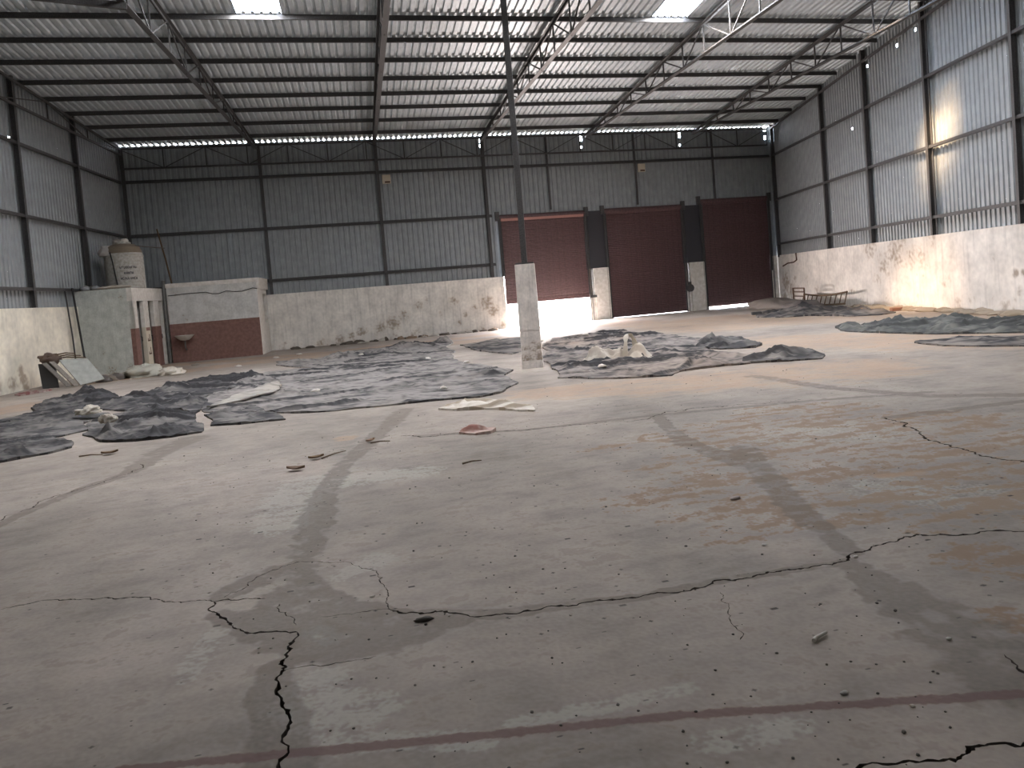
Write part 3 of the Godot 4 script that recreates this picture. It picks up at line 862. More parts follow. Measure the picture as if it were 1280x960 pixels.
	er.bar(Vector3(right_x(0.2) - 0.03, 7.5, 0.2), Vector3(right_x(RIDGE) - 0.03, 8.05, RIDGE), 0.06, 0.07)
	single("eave_rail", er, mats.steel, "sloping steel rail just under the right roof edge", "rail", Vector3(right_x(8), 7.6, 8))
	# the free-standing column
	var col := thing("column", "steel column on a tall whitewashed concrete pedestal, standing in mid floor", "column", Vector3(10.48, 0, 16.52))
	var c0 := Vector3(10.48, 0, 16.52)
	var ped := MB.new()
	var yaw := -0.32
	var ax := Vector3(cos(yaw), 0, -sin(yaw))
	var az := Vector3(sin(yaw), 0, cos(yaw))
	var prev := []
	for q in [[0.0, 0.205], [0.35, 0.19], [0.7, 0.185], [0.74, 0.195], [1.35, 0.19], [1.97, 0.185]]:
		var ring := []
		for s in [[-1, 1], [1, 1], [1, -1], [-1, -1]]:
			ring.append(c0 + Vector3(0, q[0], 0) + ax * (s[0] * q[1]) + az * (s[1] * q[1]))
		if prev:
			for k in 4:
				ped.quad(prev[k], prev[(k + 1) % 4], ring[(k + 1) % 4], ring[k], Rect2(k * 0.25, 1.0 - q[0] / 2.0, 0.25, 0.3))
		prev = ring
	ped.quad(prev[0], prev[1], prev[2], prev[3], Rect2(0, 0, 0.2, 0.1))
	part(col, "pedestal", ped, pictured(plaster_picture(256, 256, Color(0.88, 0.855, 0.83), 91, 0.14, [[20, 250, 40, 0.7], [60, 245, 44, 0.75], [110, 250, 40, 0.7], [160, 245, 40, 0.7], [220, 250, 40, 0.7], [40, 215, 22, 0.6], [120, 220, 22, 0.6]])), "whitewashed pedestal with muddy foot")
	var plate := MB.new()
	plate.box(c0 + Vector3(0, 1.985, 0), ax * 0.17, Vector3(0, 0.015, 0), az * 0.17)
	part(col, "base_plate", plate, mats.steel)
	var sh := MB.new()
	sh.ibeam(c0 + Vector3(0, 2.0, 0), c0 + Vector3(0, roof_y(16.52) - 0.1, 0), 0.15, 0.11, 0.01, az)
	sh.bar(c0 + ax * -0.05 + Vector3(0, 2.0, 0), c0 + ax * -0.05 + Vector3(0, 8.5, 0), 0.13, 0.01, ax)
	sh.bar(c0 + ax * 0.05 + Vector3(0, 2.0, 0), c0 + ax * 0.05 + Vector3(0, 8.5, 0), 0.13, 0.01, ax)
	part(col, "shaft", sh, mats.steel, "boxed steel shaft")

# ---------------------------------------------------------------- shutters

func build_shutters() -> void:
	var S := [[14.46, 18.0, 0.95, 4.34, "half-raised maroon roller shutter beside the white masonry"], [18.9, 22.33, 0.02, 4.36, "closed maroon roller shutter in the middle"], [23.27, 26.45, 0.1, 4.52, "closed maroon roller shutter by the right corner"]]
	for k in 3:
		var s: Array = S[k]
		var d := structure("door_%d" % (k + 1), s[4])
		var m: Material = mats.shutter
		var cu := MB.new()
		var y: float = s[2] + 0.12
		while y < s[3] - 0.01:                     # interlocking curved slats
			var y1 := minf(y + 0.075, s[3])
			for f in 4:
				var fa := f / 4.0
				var fb := (f + 1) / 4.0
				cu.quad(Vector3(s[0], lerpf(y, y1, fa), -0.06 + sin(fa * PI) * 0.02), Vector3(s[1], lerpf(y, y1, fa), -0.06 + sin(fa * PI) * 0.02), Vector3(s[1], lerpf(y, y1, fb), -0.06 + sin(fb * PI) * 0.02), Vector3(s[0], lerpf(y, y1, fb), -0.06 + sin(fb * PI) * 0.02))
			y = y1
		part(d, "slat_curtain", cu, m, "", true)
		var rail := MB.new()
		rail.cube(Vector3((s[0] + s[1]) / 2.0, s[2] + 0.065, -0.055), Vector3(s[1] - s[0], 0.12, 0.035))
		part(d, "bottom_rail", rail, m)
		for e in [s[0] - 0.03, s[1] + 0.03]:
			var g := MB.new()
			g.channel(Vector3(e, 0.0 if k != 0 or e > 16 else LOW, -0.02), Vector3(e, s[3] + 0.05, -0.02), 0.12, 0.06, 0.008, Vector3.RIGHT, 1.0)
			part(d, "guide_rail", g, mats.steel)
		var hd := MB.new()
		var pts := [Vector3(s[0] - 0.05, s[3] + 0.03, -0.11), Vector3(s[1] + 0.05, s[3] + 0.03, -0.11)]
		hd.tube(pts, 0.13, 14)
		part(d, "roller", hd, m)
		if k != 1:
			var fl := MB.new()
			fl.cube(Vector3((s[0] + s[1]) / 2.0, s[3] - 0.05, 0.0), Vector3(s[1] - s[0] - 0.04, 0.1, 0.03))
			part(d, "lintel_strip", fl, mats.lit_maroon if k == 0 else m)  # paler tone on the first strip stands in for a lit roller
		for e in [s[0] - 0.1, s[1] + 0.1]:
			var bk := MB.new()
			bk.cube(Vector3(e, s[3] + 0.1, -0.03), Vector3(0.16, 0.36, 0.1))
			part(d, "bracket", bk, mats.steel)
	var P := [[18.02, 18.88, 2.12, "short whitewashed pillar glowing beside the raised shutter"], [22.35, 23.23, 2.05, "short whitewashed pillar between the two closed shutters"]]
	for k in 2:
		var p: Array = P[k]
		var o := thing("door_pillar", p[3], "pillar", Vector3((p[0] + p[1]) / 2.0, 0, 0), "pillars between shutters")
		var mb := MB.new()
		mb.soft(Vector3((p[0] + p[1]) / 2.0 + 0.1, p[2] / 2.0, -0.1), Vector3((p[1] - p[0]) / 2.0 - 0.1, 0, 0), Vector3(0, p[2] / 2.0, 0), Vector3(0, 0, 0.13), 0.015)
		part(o, "masonry", mb, mats.white)
		var lower := MB.new()
		lower.cube(Vector3(p[0] + 0.1, 0.5, -0.1), Vector3(0.2, 1.0, 0.2))
		part(o, "masonry", lower, mats.white)
		var rc := MB.new()
		rc.cube(Vector3(p[0] + (0.12 if k == 0 else 0.1), 1.0 + (p[2] - 1.0) / 2.0, -0.14), Vector3(0.16 if k == 0 else 0.2, p[2] - 1.0, 0.04))
		part(o, "recess_plate", rc, mats.pale_steel)
		for e in [0.03, 0.16]:
			var ch := MB.new()
			ch.bar(Vector3(p[0] + e, 1.0, -0.02), Vector3(p[0] + e, p[2], -0.02), 0.05, 0.03, Vector3.BACK)
			part(o, "chain_guide", ch, mats.pale_steel)
		var gb := MB.new()
		if k == 0:
			gb.cube(Vector3(p[0] + 0.1, 0.98, 0.0), Vector3(0.3, 0.1, 0.12))
		else:
			gb.tube([Vector3(p[0] + 0.12, 0.98, 0.0), Vector3(p[0] + 0.12, 0.98, 0.12)], 0.16, 14)
			gb.cube(Vector3(p[0] + 0.12, 1.14, 0.04), Vector3(0.12, 0.22, 0.1))
		part(o, "gearbox", gb, mats.steel, "dark chain-drive gearbox")

# ---------------------------------------------------------------- the two small rooms on the left

func build_rooms() -> void:
	var C := Vector3(1.65, 0, 5.0)                     # near right corner of the toilet block
	var a := Vector3(0.153, 0, -0.988)                 # along its doors, away from the camera
	var f := Vector3(-0.988, 0, -0.153)                # along its blank front, to the left wall
	var o := thing("toilet_block", "low whitewashed toilet block with three narrow doors and a water tank on top", "small building", C + a * 1.5 + f * 0.8)
	var H := 2.5
	var D := 2.98
	var fr := MB.new()
	fr.hexa([C + f * 1.62 + a * 0.12, C + a * 0.12, C, C + f * 1.62, C + f * 1.62 + a * 0.12 + Vector3(0, H, 0), C + a * 0.12 + Vector3(0, H, 0), C + Vector3(0, H, 0), C + f * 1.62 + Vector3(0, H, 0)].map(func(p): return p))
	part(o, "front_wall", fr, pictured(plaster_picture(320, 400, Color(0.72, 0.735, 0.71), 95, 0.1, [[40, 385, 50, 0.6], [150, 390, 60, 0.6], [260, 385, 60, 0.6], [190, 300, 26, 0.5], [60, 40, 30, 0.5]])), "pale grey-green plastered front wall")
	var back := MB.new()
	back.hexa([C + f * 1.62 + a * D, C + a * D, C + a * (D - 0.1), C + f * 1.62 + a * (D - 0.1), C + f * 1.62 + a * D + Vector3(0, H, 0), C + a * D + Vector3(0, H, 0), C + a * (D - 0.1) + Vector3(0, H, 0), C + f * 1.62 + a * (D - 0.1) + Vector3(0, H, 0)])
	part(o, "rear_wall", back, mats.white)
	var slab := MB.new()
	slab.box(C + a * (D / 2.0) + f * 0.81 + Vector3(0, H - 0.04, 0), a * (D / 2.0 - 0.005), Vector3(0, 0.05, 0), f * 0.8)
	part(o, "roof_slab", slab, mats.concrete)
	var beam := MB.new()
	beam.box(C + a * (D / 2.0) + f * 0.06 + Vector3(0, H - 0.2, 0), a * (D / 2.0 + 0.01), Vector3(0, 0.195, 0), f * 0.075)
	part(o, "door_beam", beam, mats.white)
	for s in [[0.0, 0.38], [0.97, 1.42], [1.94, 2.5]]:
		var mid: float = (s[0] + s[1]) / 2.0
		var half: float = (s[1] - s[0]) / 2.0
		var p := MB.new()
		p.box(C + a * mid + f * 0.06 + Vector3(0, 1.05, 0), a * half, Vector3(0, 1.05, 0), f * 0.06)
		var pier := part(o, "pier", p, mats.white)
		var d := MB.new()
		d.box(C + a * mid + f * 0.058 + Vector3(0, 0.64, 0), a * (half + 0.003), Vector3(0, 0.64, 0), f * 0.063)
		if s[0] > 0.5 and s[0] < 1.5:
			part(pier, "painted_dado", d, mats.cream, "peeling cream dado with dark painted marks")
			for y in [0.45, 0.86]:          # the two dark brush marks on the pier
				var k := MB.new()
				var q: Vector3 = C + a * mid - f * 0.007
				k.box(q + Vector3(0, y, 0), a * 0.12, Vector3(0, 0.022, 0), f * 0.003)
				k.box(q + a * 0.06 + Vector3(0, y + 0.1, 0), a * 0.022, Vector3(0, 0.1, 0), f * 0.003)
				k.box(q - a * 0.09 + Vector3(0, y + 0.04, 0), a * 0.022, Vector3(0, 0.03, 0), f * 0.003)
				part(pier, "painted_mark", k, mats.rust)
			var tp := MB.new()
			tp.box(C + a * mid - f * 0.007 + Vector3(0, 1.22, 0), a * 0.17, Vector3(0, 0.05, 0), f * 0.003)
			part(pier, "painted_mark", tp, mats.dado)
		else:
			part(pier, "painted_dado", d, mats.dado)
	for s in [[0.38, 0.97], [1.42, 1.94], [2.5, 2.95]]:
		var mid: float = (s[0] + s[1]) / 2.0
		var half: float = (s[1] - s[0]) / 2.0
		var d := MB.new()
		d.soft(C + a * mid + f * 0.16 + Vector3(0, 0.93, 0), a * (half - 0.01), Vector3(0, 0.92, 0), f * 0.02, 0.006)
		d.box(C + a * mid + f * 0.135 + Vector3(0, 1.4, 0), a * (half - 0.1), Vector3(0, 0.32, 0), f * 0.008)
		d.box(C + a * mid + f * 0.135 + Vector3(0, 0.5, 0), a * (half - 0.1), Vector3(0, 0.32, 0), f * 0.008)
		var door := part(o, "door", d, mats.greydoor, "narrow grey door")
		var hn := MB.new()
		hn.tube([C + a * (s[1] - 0.09) + f * 0.14 + Vector3(0, 1.0, 0), C + a * (s[1] - 0.09) + f * 0.09 + Vector3(0, 1.0, 0), C + a * (s[1] - 0.09) + f * 0.09 + Vector3(0, 0.86, 0)], 0.012, 6)
		part(door, "handle", hn, mats.black)
		var v := MB.new()
		v.box(C + a * mid + f * 0.5 + Vector3(0, 2.0, 0), a * half, Vector3(0, 0.16, 0), f * 0.01)
		part(o, "vent_back", v, mats.black)

	# the store room behind, against the back wall
	var r := thing("store_room", "flat-roofed store room, white above and maroon below, against the back wall", "small building", Vector3(3.8, 0, 1.1))
	var RH := 2.5
	var c := [Vector3(2.26, 0, 2.2), Vector3(5.13, 0, 2.2), Vector3(5.38, 0, 0.02), Vector3(2.26, 0, 0.02)]
	var body := MB.new()
	var up := Vector3(0, RH, 0)
	body.quad(c[0], c[1], c[1] + up, c[0] + up)
	body.quad(c[3], c[0], c[0] + up, c[3] + up)
	part(r, "wall", body, pictured(plaster_picture(320, 280, Color(0.76, 0.76, 0.745), 97, 0.08, [[60, 120, 16, 0.5], [50, 105, 10, 0.6], [30, 20, 40, 0.4], [130, 60, 14, 0.4]])))
	var sd: Vector3 = (c[2] - c[1]).normalized()
	var so := Vector3(-sd.z, 0, sd.x)                       # out of the right side
	var side := MB.new()
	# right side wall with a narrow slit window
	var L: float = (c[2] - c[1]).length()
	for q in [[0.0, 1.2, 0.0, RH], [1.2, 1.75, 0.0, 1.05], [1.2, 1.75, 2.08, RH], [1.75, L, 0.0, RH]]:
		side.quad(c[1] + sd * q[0] + Vector3(0, q[2], 0), c[1] + sd * q[1] + Vector3(0, q[2], 0), c[1] + sd * q[1] + Vector3(0, q[3], 0), c[1] + sd * q[0] + Vector3(0, q[3], 0))
	for q in [1.2, 1.75]:
		side.quad(c[1] + sd * q + Vector3(0, 1.05, 0), c[1] + sd * q - so * 0.15 + Vector3(0, 1.05, 0), c[1] + sd * q - so * 0.15 + Vector3(0, 2.08, 0), c[1] + sd * q + Vector3(0, 2.08, 0))
	side.quad(c[1] + sd * 1.2 + Vector3(0, 1.05, 0), c[1] + sd * 1.75 + Vector3(0, 1.05, 0), c[1] + sd * 1.75 - so * 0.15 + Vector3(0, 1.05, 0), c[1] + sd * 1.2 - so * 0.15 + Vector3(0, 1.05, 0))
	part(r, "side_wall", side, mats.white, "whitewashed side wall with a slit window")
	var wn := MB.new()
	wn.box(c[1] + sd * 1.475 - so * 0.14 + Vector3(0, 1.565, 0), sd * 0.28, Vector3(0, 0.52, 0), so * 0.01)
	part(r, "shutter", wn, mats.wood)
	var dd := MB.new()
	dd.box(Vector3(3.695, 0.645, 2.203), Vector3(1.437, 0, 0), Vector3(0, 0.645, 0), Vector3(0, 0, 0.004))
	part(r, "painted_dado", dd, mats.dado, "maroon painted lower wall")
	var rf := MB.new()
	rf.hexa([c[0] + up + Vector3(-0.02, 0, 0.03), c[1] + up + Vector3(0.08, 0, 0.03), c[2] + up + Vector3(0.08, 0, 0), c[3] + up, c[0] + up * 1.055 + Vector3(-0.02, 0, 0.03), c[1] + up * 1.055 + Vector3(0.08, 0, 0.03), c[2] + up * 1.055 + Vector3(0.08, 0, 0), c[3] + up * 1.055])
	rf.box(c[1] + sd * (L / 2.0) + so * 0.02 + Vector3(0, RH - 0.12, 0), sd * (L / 2.0), Vector3(0, 0.13, 0), so * 0.05)
	part(r, "roof_slab", rf, mats.white)

	var wire := MB.new()
	wire.tube([Vector3(2.3, 2.24, 2.225), Vector3(2.9, 2.27, 2.225), Vector3(3.5, 2.27, 2.225), Vector3(3.7, 2.2, 2.225), Vector3(3.9, 2.19, 2.225), Vector3(4.15, 2.27, 2.225), Vector3(4.4, 2.22, 2.225), Vector3(4.65, 2.21, 2.225), Vector3(5.0, 2.3, 2.225), Vector3(5.14, 2.27, 2.23)], 0.011, 5)
	single("electric_cable", wire, mats.black, "dark cable sagging across the white upper wall of the store room", "cable", Vector3(3.7, 2.2, 2.22))
	var bs := thing("wash_basin", "small white wash basin on the maroon wall of the store room", "basin", Vector3(2.72, 0.72, 2.3))
	var bowl := MB.new()
	bowl.lathe(Vector3(2.72, 0.72, 2.52), [[0.02, 0.0], [0.14, 0.02], [0.24, 0.1], [0.29, 0.16], [0.31, 0.17], [0.31, 0.18], [0.27, 0.18], [0.22, 0.1], [0.02, 0.05]], 20)
	part(bs, "bowl", bowl, mats.white)
	var pp := MB.new()
	pp.tube([Vector3(2.72, 0.73, 2.5), Vector3(2.72, 0.5, 2.5), Vector3(2.72, 0.42, 2.4), Vector3(2.72, 0.42, 2.215)], 0.022, 7)
	part(bs, "waste_pipe", pp, mats.greydoor)
	var dp := MB.new()
	dp.tube([Vector3(2.17, 0.0, 2.16), Vector3(2.17, 1.3, 2.16), Vector3(2.19, 2.75, 2.16)], 0.055, 10)
	single("drain_pipe", dp, mats.greydoor, "grey drain pipe between the toilet block and the store room", "pipe", Vector3(2.17, 0, 2.16))
	var pole := MB.new()
	pole.tube([Vector3(2.42, 2.64, 1.9), Vector3(2.3, 3.5, 1.9), Vector3(2.12, 4.5, 1.85)], 0.03, 7, 0.8)
	single("pole", pole, mats.wood, "thin upright pole standing on the left corner of the store room roof", "pole", Vector3(2.42, 2.64, 1.9))
	for k in 2:
		var pl := MB.new()
		if k == 0:
			pl.tube([Vector3(0.13, 0.0, 5.62), Vector3(0.1, 1.2, 5.6), Vector3(0.06, 2.5, 5.75)], 0.022, 7)
		else:
			pl.tube([Vector3(0.3, 0.0, 5.2), Vector3(0.22, 1.2, 5.2), Vector3(0.14, 2.6, 5.25)], 0.03, 7)
		single("pipe", pl, mats.black, ["thin dark pipe rising beside the left masonry wall", "dark pipe leaning against the toilet block's left edge"][k], "pipe", Vector3(0.13 if k == 0 else 0.3, 0, 5.6 if k == 0 else 5.2))

	# water tank on the roof
	var T := C + a * 1.55 + f * 0.62 + Vector3(0, H + 0.012, 0)
	var tk := thing("water_tank", "white cylindrical water tank with three lines of dark lettering", "water tank", T)
	var tb := MB.new()
	tb.lathe(T, [[0.0, 0.0], [0.55, 0.0], [0.565, 0.03], [0.565, 0.98], [0.575, 1.0], [0.575, 1.05], [0.56, 1.07], [0.545, 1.12]], 36)
	part(tk, "body", tb, mats.tank)
	var dome := MB.new()
	dome.lathe(T, [[0.545, 1.12], [0.53, 1.2], [0.48, 1.31], [0.36, 1.39], [0.24, 1.42], [0.22, 1.42]], 36)
	part(tk, "dome", dome, grained(mat(0.42, 0.36, 0.28), tile(0.05, 3, 51, Color(0.45, 0.42, 0.38), Color(1, 1, 1)), 0.5), "dirty tank shoulder")
	var lid := MB.new()
	lid.lathe(T, [[0.24, 1.4], [0.25, 1.46], [0.2, 1.49], [0.0, 1.5]], 24)
	part(tk, "lid", lid, mats.tank)
	var tow := Vector2(6.06 - T.x, 31.6 - T.z).normalized()
	var base_angle := atan2(tow.y, tow.x) - 0.18
	var rows := [[0.66, 9, 0.052], [0.49, 5, 0.052], [0.32, 9, 0.052]]
	var rr := RandomNumberGenerator.new()
	rr.seed = 9
	for row in rows:                     # three lines of worn block lettering, too faint in the photograph to read
		var ink := MB.new()
		for k in row[1]:
			var an: float = base_angle - (k - (row[1] - 1) / 2.0) * 0.098
			var dir := Vector3(cos(an), 0, sin(an))
			var tan := Vector3(-dir.z, 0, dir.x) * -1.0
			var q: Vector3 = T + dir * 0.569 + Vector3(0, row[0], 0)
			ink.box(q - tan * 0.016, tan * 0.007, Vector3(0, row[2] * 0.62, 0), dir * 0.002)
			if rr.randf() < 0.75: ink.box(q + tan * 0.016, tan * 0.007, Vector3(0, row[2] * 0.62, 0), dir * 0.002)
			ink.box(q + Vector3(0, [row[2] * 0.55, 0.0, -row[2] * 0.55][rr.randi_range(0, 2)], 0), tan * 0.018, Vector3(0, 0.008, 0), dir * 0.002)
			if rr.randf() < 0.5: ink.box(q + Vector3(0, -row[2] * 0.55, 0), tan * 0.018, Vector3(0, 0.008, 0), dir * 0.002)
		part(tk, "lettering", ink, mats.ink)
	var hose := MB.new()
	hose.tube([T + Vector3(-0.3, 1.15, 0.46), T + Vector3(-0.24, 0.9, 0.56), T + Vector3(-0.18, 0.4, 0.6), T + Vector3(-0.13, 0.02, 0.62)], 0.02, 6)
	single("hose", hose, mats.black, "dark hose hanging down the front of the water tank", "hose", T + Vector3(-0.13, 0, 0.62))
	var sp := MB.new()
	sp.tube([T + Vector3(0.25, 1.36, 0.2), T + Vector3(0.6, 1.3, 0.2), T + Vector3(1.25, 1.2, 0.2)], 0.018, 6)
	single("supply_pipe", sp, mats.pale_steel, "thin pale pipe sticking out to the right from the tank top", "pipe", T + Vector3(0.6, 1.3, 0.2))
	var lumps := [[T + Vector3(-0.42, 1.14, 0.2), Vector3(0.24, 0.2, 0.2), 0.42, "dusty grey sack slumped on the tank's left shoulder"], [T + Vector3(-0.12, 1.46, 0.1), Vector3(0.14, 0.1, 0.12), 0.3, "crumpled grey rag on the tank lid"], [T + Vector3(0.08, 1.49, 0.08), Vector3(0.1, 0.09, 0.1), 0.6, "small white plastic bundle on the tank lid"]]
	for k in lumps.size():
		var b := MB.new()
		var s: float = lumps[k][2]
		blob(b, lumps[k][0], lumps[k][1], 200 + k, 0.35, Color(s, s * 0.96, s * 0.9), 20, 12)
		single("sack" if k == 0 else "rag", b, mats.paint, lumps[k][3], "sack" if k == 0 else "rag", lumps[k][0])
	for k in 5:
		var b := MB.new()
		var p := C + f * (1.05 + 0.1 * k) + a * (0.2 + 0.12 * (k % 3)) + Vector3(0, H + 0.06, 0)
		blob(b, p, Vector3(0.12, 0.07 + 0.02 * (k % 2), 0.1), 220 + k, 0.3, [Color(0.3, 0.31, 0.32), Color(0.12, 0.11, 0.1), Color(0.45, 0.45, 0.44)][k % 3], 10, 7)
		single("roof_rubble", b, mats.paint, "small lump of rubble on the toilet block roof, %s from the tank" % ordinal(k), "rubble", p, "rubble on the toilet roof")
	var fl := MB.new()
	blob(fl, C + f * 0.5 + a * 0.15 + Vector3(0, H + 0.05, 0), Vector3(0.42, 0.06, 0.12), 230, 0.25, Color(0.4, 0.36, 0.3), 18, 8)
	single("cloth_scrap", fl, mats.paint, "dirty cloth scrap at the roof edge below the tank lettering", "cloth", C + f * 0.5 + a * 0.15 + Vector3(0, H, 0))

# ---------------------------------------------------------------- soft and loose things

func blob(mb: MB, o: Vector3, r: Vector3, sd: int, amp: float, tone: Color, sides := 14, rings := 9, flat_base := true) -> void:
	var f := noise(1.0, 2, sd)
	var p := []
	for i in rings + 1:
		var row := []
		for j in sides:
			var th := PI * i / rings
			var ph := TAU * j / sides
			var d := Vector3(sin(th) * cos(ph), cos(th), sin(th) * sin(ph))
			var k := 1.0 + amp * (f.get_noise_3dv(d * 1.3) + 0.6 * (1.0 - 2.0 * absf(f.get_noise_3dv(d * 2.6 + Vector3(7, 1, 3)))))
			var q := d * r * k
			if flat_base and q.y < -r.y * 0.45: q.y = -r.y * 0.45
			row.append(o + q)
		p.append(row)
	var nrm := []
	for i in rings + 1:
		var row := []
		for j in sides:
			var a: Vector3 = p[i][(j + 1) % sides] - p[i][(j + sides - 1) % sides]
			var b: Vector3 = p[mini(i + 1, rings)][j] - p[maxi(i - 1, 0)][j]
			var nn := a.cross(b).normalized()
			row.append(nn if nn.length_squared() > 0.5 else Vector3(0, 1.0 if i == 0 else -1.0, 0))
		nrm.append(row)
	for i in rings:
		for j in sides:
			var j1 := (j + 1) % sides
			var base := mb.v.size()
			for q in [[i, j], [i, j1], [i + 1, j1], [i + 1, j]]:
				mb.v.append(p[q[0]][q[1]]); mb.n.append(nrm[q[0]][q[1]]); mb.uv.append(Vector2.ZERO); mb.c.append(tone)
			mb.ix.append_array([base, base + 2, base + 1, base, base + 3, base + 2])

func cloth(flat: Array, cell: float, amp: float, sd: int, lumps: Array, dark: Color, dust: Color, dusty: float, rag := 0.06) -> MB:
	# a sheet thrown on the floor: ragged outline, ridged creases, heaped lumps [x, z, radius, height]
	var mb := MB.new()
	var r := RandomNumberGenerator.new()
	r.seed = sd
	var pts: Array = []
	for k in range(0, flat.size(), 2): pts.append(Vector2(flat[k], flat[k + 1]))
	for level in 3:
		var q: Array = []
		for k in pts.size():
			var a: Vector2 = pts[k]
			var b: Vector2 = pts[(k + 1) % pts.size()]
			q.append(a)
			if (b - a).length() > 0.18: q.append((a + b) / 2.0 + (b - a).orthogonal() * r.randf_range(-rag, rag))
		pts = q
	var poly := PackedVector2Array(pts)
	var bb := Rect2(pts[0], Vector2.ZERO)
	for p in pts: bb = bb.expand(p)
	var n1 := noise(0.55, 2, sd + 1)
	var n2 := noise(1.5, 2, sd + 2)
	var n3 := noise(0.8, 3, sd + 3)
	var n4 := noise(3.5, 2, sd + 4)
	var seg := pts.size()
	# long pleats: [points, height]; one flank steep, the other slack
	var folds := []
	var area := bb.size.x * bb.size.y
	for k in int(clampf(area * 0.9, 5, 46)):
		var c := bb.position + Vector2(r.randf() * bb.size.x, r.randf() * bb.size.y)
		if not Geometry2D.is_point_in_polygon(c, poly): continue
		var an := 0.25 + r.randfn(0.0, 0.45)
		var fl := r.randf_range(0.35, 1.3) * minf(1.0, sqrt(area) / 3.0)
		var fp := PackedVector2Array()
		for e in 5:
			fp.append(c + Vector2.from_angle(an) * fl * (e - 2) * 0.5 + Vector2.from_angle(an + PI / 2) * r.randf_range(-0.12, 0.12) * fl)
		folds.append([fp, r.randf_range(0.5, 1.2), r.randf() < 0.75])
	var fold_at := func(p: Vector2) -> Vector2:      # x: height of the nearest pleats, y: how strongly crease shade is painted in
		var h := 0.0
		var bare := 0.0  # strength of the shade painted along the pleats
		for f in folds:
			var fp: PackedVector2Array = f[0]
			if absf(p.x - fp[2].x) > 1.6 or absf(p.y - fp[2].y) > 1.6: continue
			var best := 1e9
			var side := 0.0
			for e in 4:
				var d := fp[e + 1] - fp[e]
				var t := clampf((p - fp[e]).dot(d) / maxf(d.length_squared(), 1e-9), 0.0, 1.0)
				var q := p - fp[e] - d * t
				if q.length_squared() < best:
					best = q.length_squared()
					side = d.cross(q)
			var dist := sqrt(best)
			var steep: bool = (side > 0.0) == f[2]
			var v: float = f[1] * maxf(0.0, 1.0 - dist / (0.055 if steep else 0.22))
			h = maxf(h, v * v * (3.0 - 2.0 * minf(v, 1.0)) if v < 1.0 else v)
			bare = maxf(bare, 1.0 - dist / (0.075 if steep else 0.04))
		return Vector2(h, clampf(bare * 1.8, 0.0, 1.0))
	var height := func(p: Vector2) -> float:
		var d := 1e9
		for k in seg:
			var a: Vector2 = pts[k]
			var e: Vector2 = pts[(k + 1) % seg] - a
			var t := clampf((p - a).dot(e) / maxf(e.length_squared(), 1e-9), 0.0, 1.0)
			d = minf(d, (p - a - e * t).length_squared())
		var ed := clampf(sqrt(d) / 0.16, 0.0, 1.0)
		var w := Vector2(p.x * 0.8 + p.y * 0.25, p.y * 1.25 - p.x * 0.3) + Vector2(n2.get_noise_2d(p.x * 0.5, p.y * 0.5), n2.get_noise_2d(p.y * 0.5, p.x * 0.5 + 9.0)) * 0.55
		var c1 := 1.0 - absf(n1.get_noise_2d(w.x, w.y * 1.5)) * 3.2
		var c2 := 1.0 - absf(n2.get_noise_2d(w.x * 0.8 + 5.0, w.y * 1.3)) * 3.4
		var c3 := 1.0 - absf(n4.get_noise_2d(w.x, w.y)) * 3.0
		var h := maxf(0.0, c1) * maxf(0.0, c1) * 1.0 + maxf(0.0, c2) * maxf(0.0, c2) * 0.55 + maxf(0.0, c3) * 0.16
		var t1 := n1.get_noise_2d(w.x * 0.9 + 17.0, w.y * 1.4 + 3.0) * 5.0
		var t2 := n2.get_noise_2d(w.x * 0.6 - 8.0, w.y * 1.2) * 4.0
		var s1 := t1 - floorf(t1)
		var s2 := t2 - floorf(t2)
		h += 0.5 * s1 * s1 + 0.34 * s2 * s2 * s2
		h *= amp * 0.36 * (0.35 + 1.1 * clampf(n3.get_noise_2d(p.x, p.y) + 0.4, 0.0, 1.0))
		var curl := 0.25 + 0.75 * clampf(n3.get_noise_2d(p.x * 1.6 + 30.0, p.y * 1.6) + 0.4, 0.0, 1.0)
		h = h * lerpf(0.5, 1.0, ed) + 0.02 * curl * (1.0 - ed) + fold_at.call(p).x * lerpf(0.3, 1.0, ed) * clampf(amp, 0.05, 0.12) * 0.75
		for l in lumps:
			var q: float = Vector2(p.x - l[0], p.y - l[1]).length() / l[2]
			if q < 1.0: h += l[3] * 0.42 * (1.0 - q * q) * (0.5 + 0.4 * maxf(0.0, c2) + 0.25 * s1 + 0.25 * s2 + 0.15 * maxf(0.0, c3)) * ed
		return h + 0.008
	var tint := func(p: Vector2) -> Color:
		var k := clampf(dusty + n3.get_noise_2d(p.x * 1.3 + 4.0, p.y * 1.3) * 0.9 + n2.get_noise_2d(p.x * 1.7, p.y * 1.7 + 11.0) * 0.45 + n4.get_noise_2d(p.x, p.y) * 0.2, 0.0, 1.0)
		# fold shade painted into the colour: crease lines fall to the dark tone
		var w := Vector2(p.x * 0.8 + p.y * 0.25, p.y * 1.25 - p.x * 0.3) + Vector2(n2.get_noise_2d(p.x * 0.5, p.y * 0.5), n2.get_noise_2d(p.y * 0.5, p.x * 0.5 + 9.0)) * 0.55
		var bare := maxf(1.0 - absf(n1.get_noise_2d(w.x * 1.3 + 40.0, w.y * 2.6)) * 9.0, 1.0 - absf(n2.get_noise_2d(w.x * 0.7 + 60.0, w.y * 1.9)) * 8.0)  # finer crease lines, darkened like shaded folds
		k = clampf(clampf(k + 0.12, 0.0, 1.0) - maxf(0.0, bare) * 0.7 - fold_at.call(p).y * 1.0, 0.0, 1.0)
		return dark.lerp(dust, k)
	var nx := ceili(bb.size.x / cell) + 2
	var nz := ceili(bb.size.y / cell) + 2
	var o := bb.position - Vector2(cell, cell) * 0.5
	var hs := PackedFloat32Array()
	hs.resize((nx + 1) * (nz + 1))
	var ins := PackedByteArray()
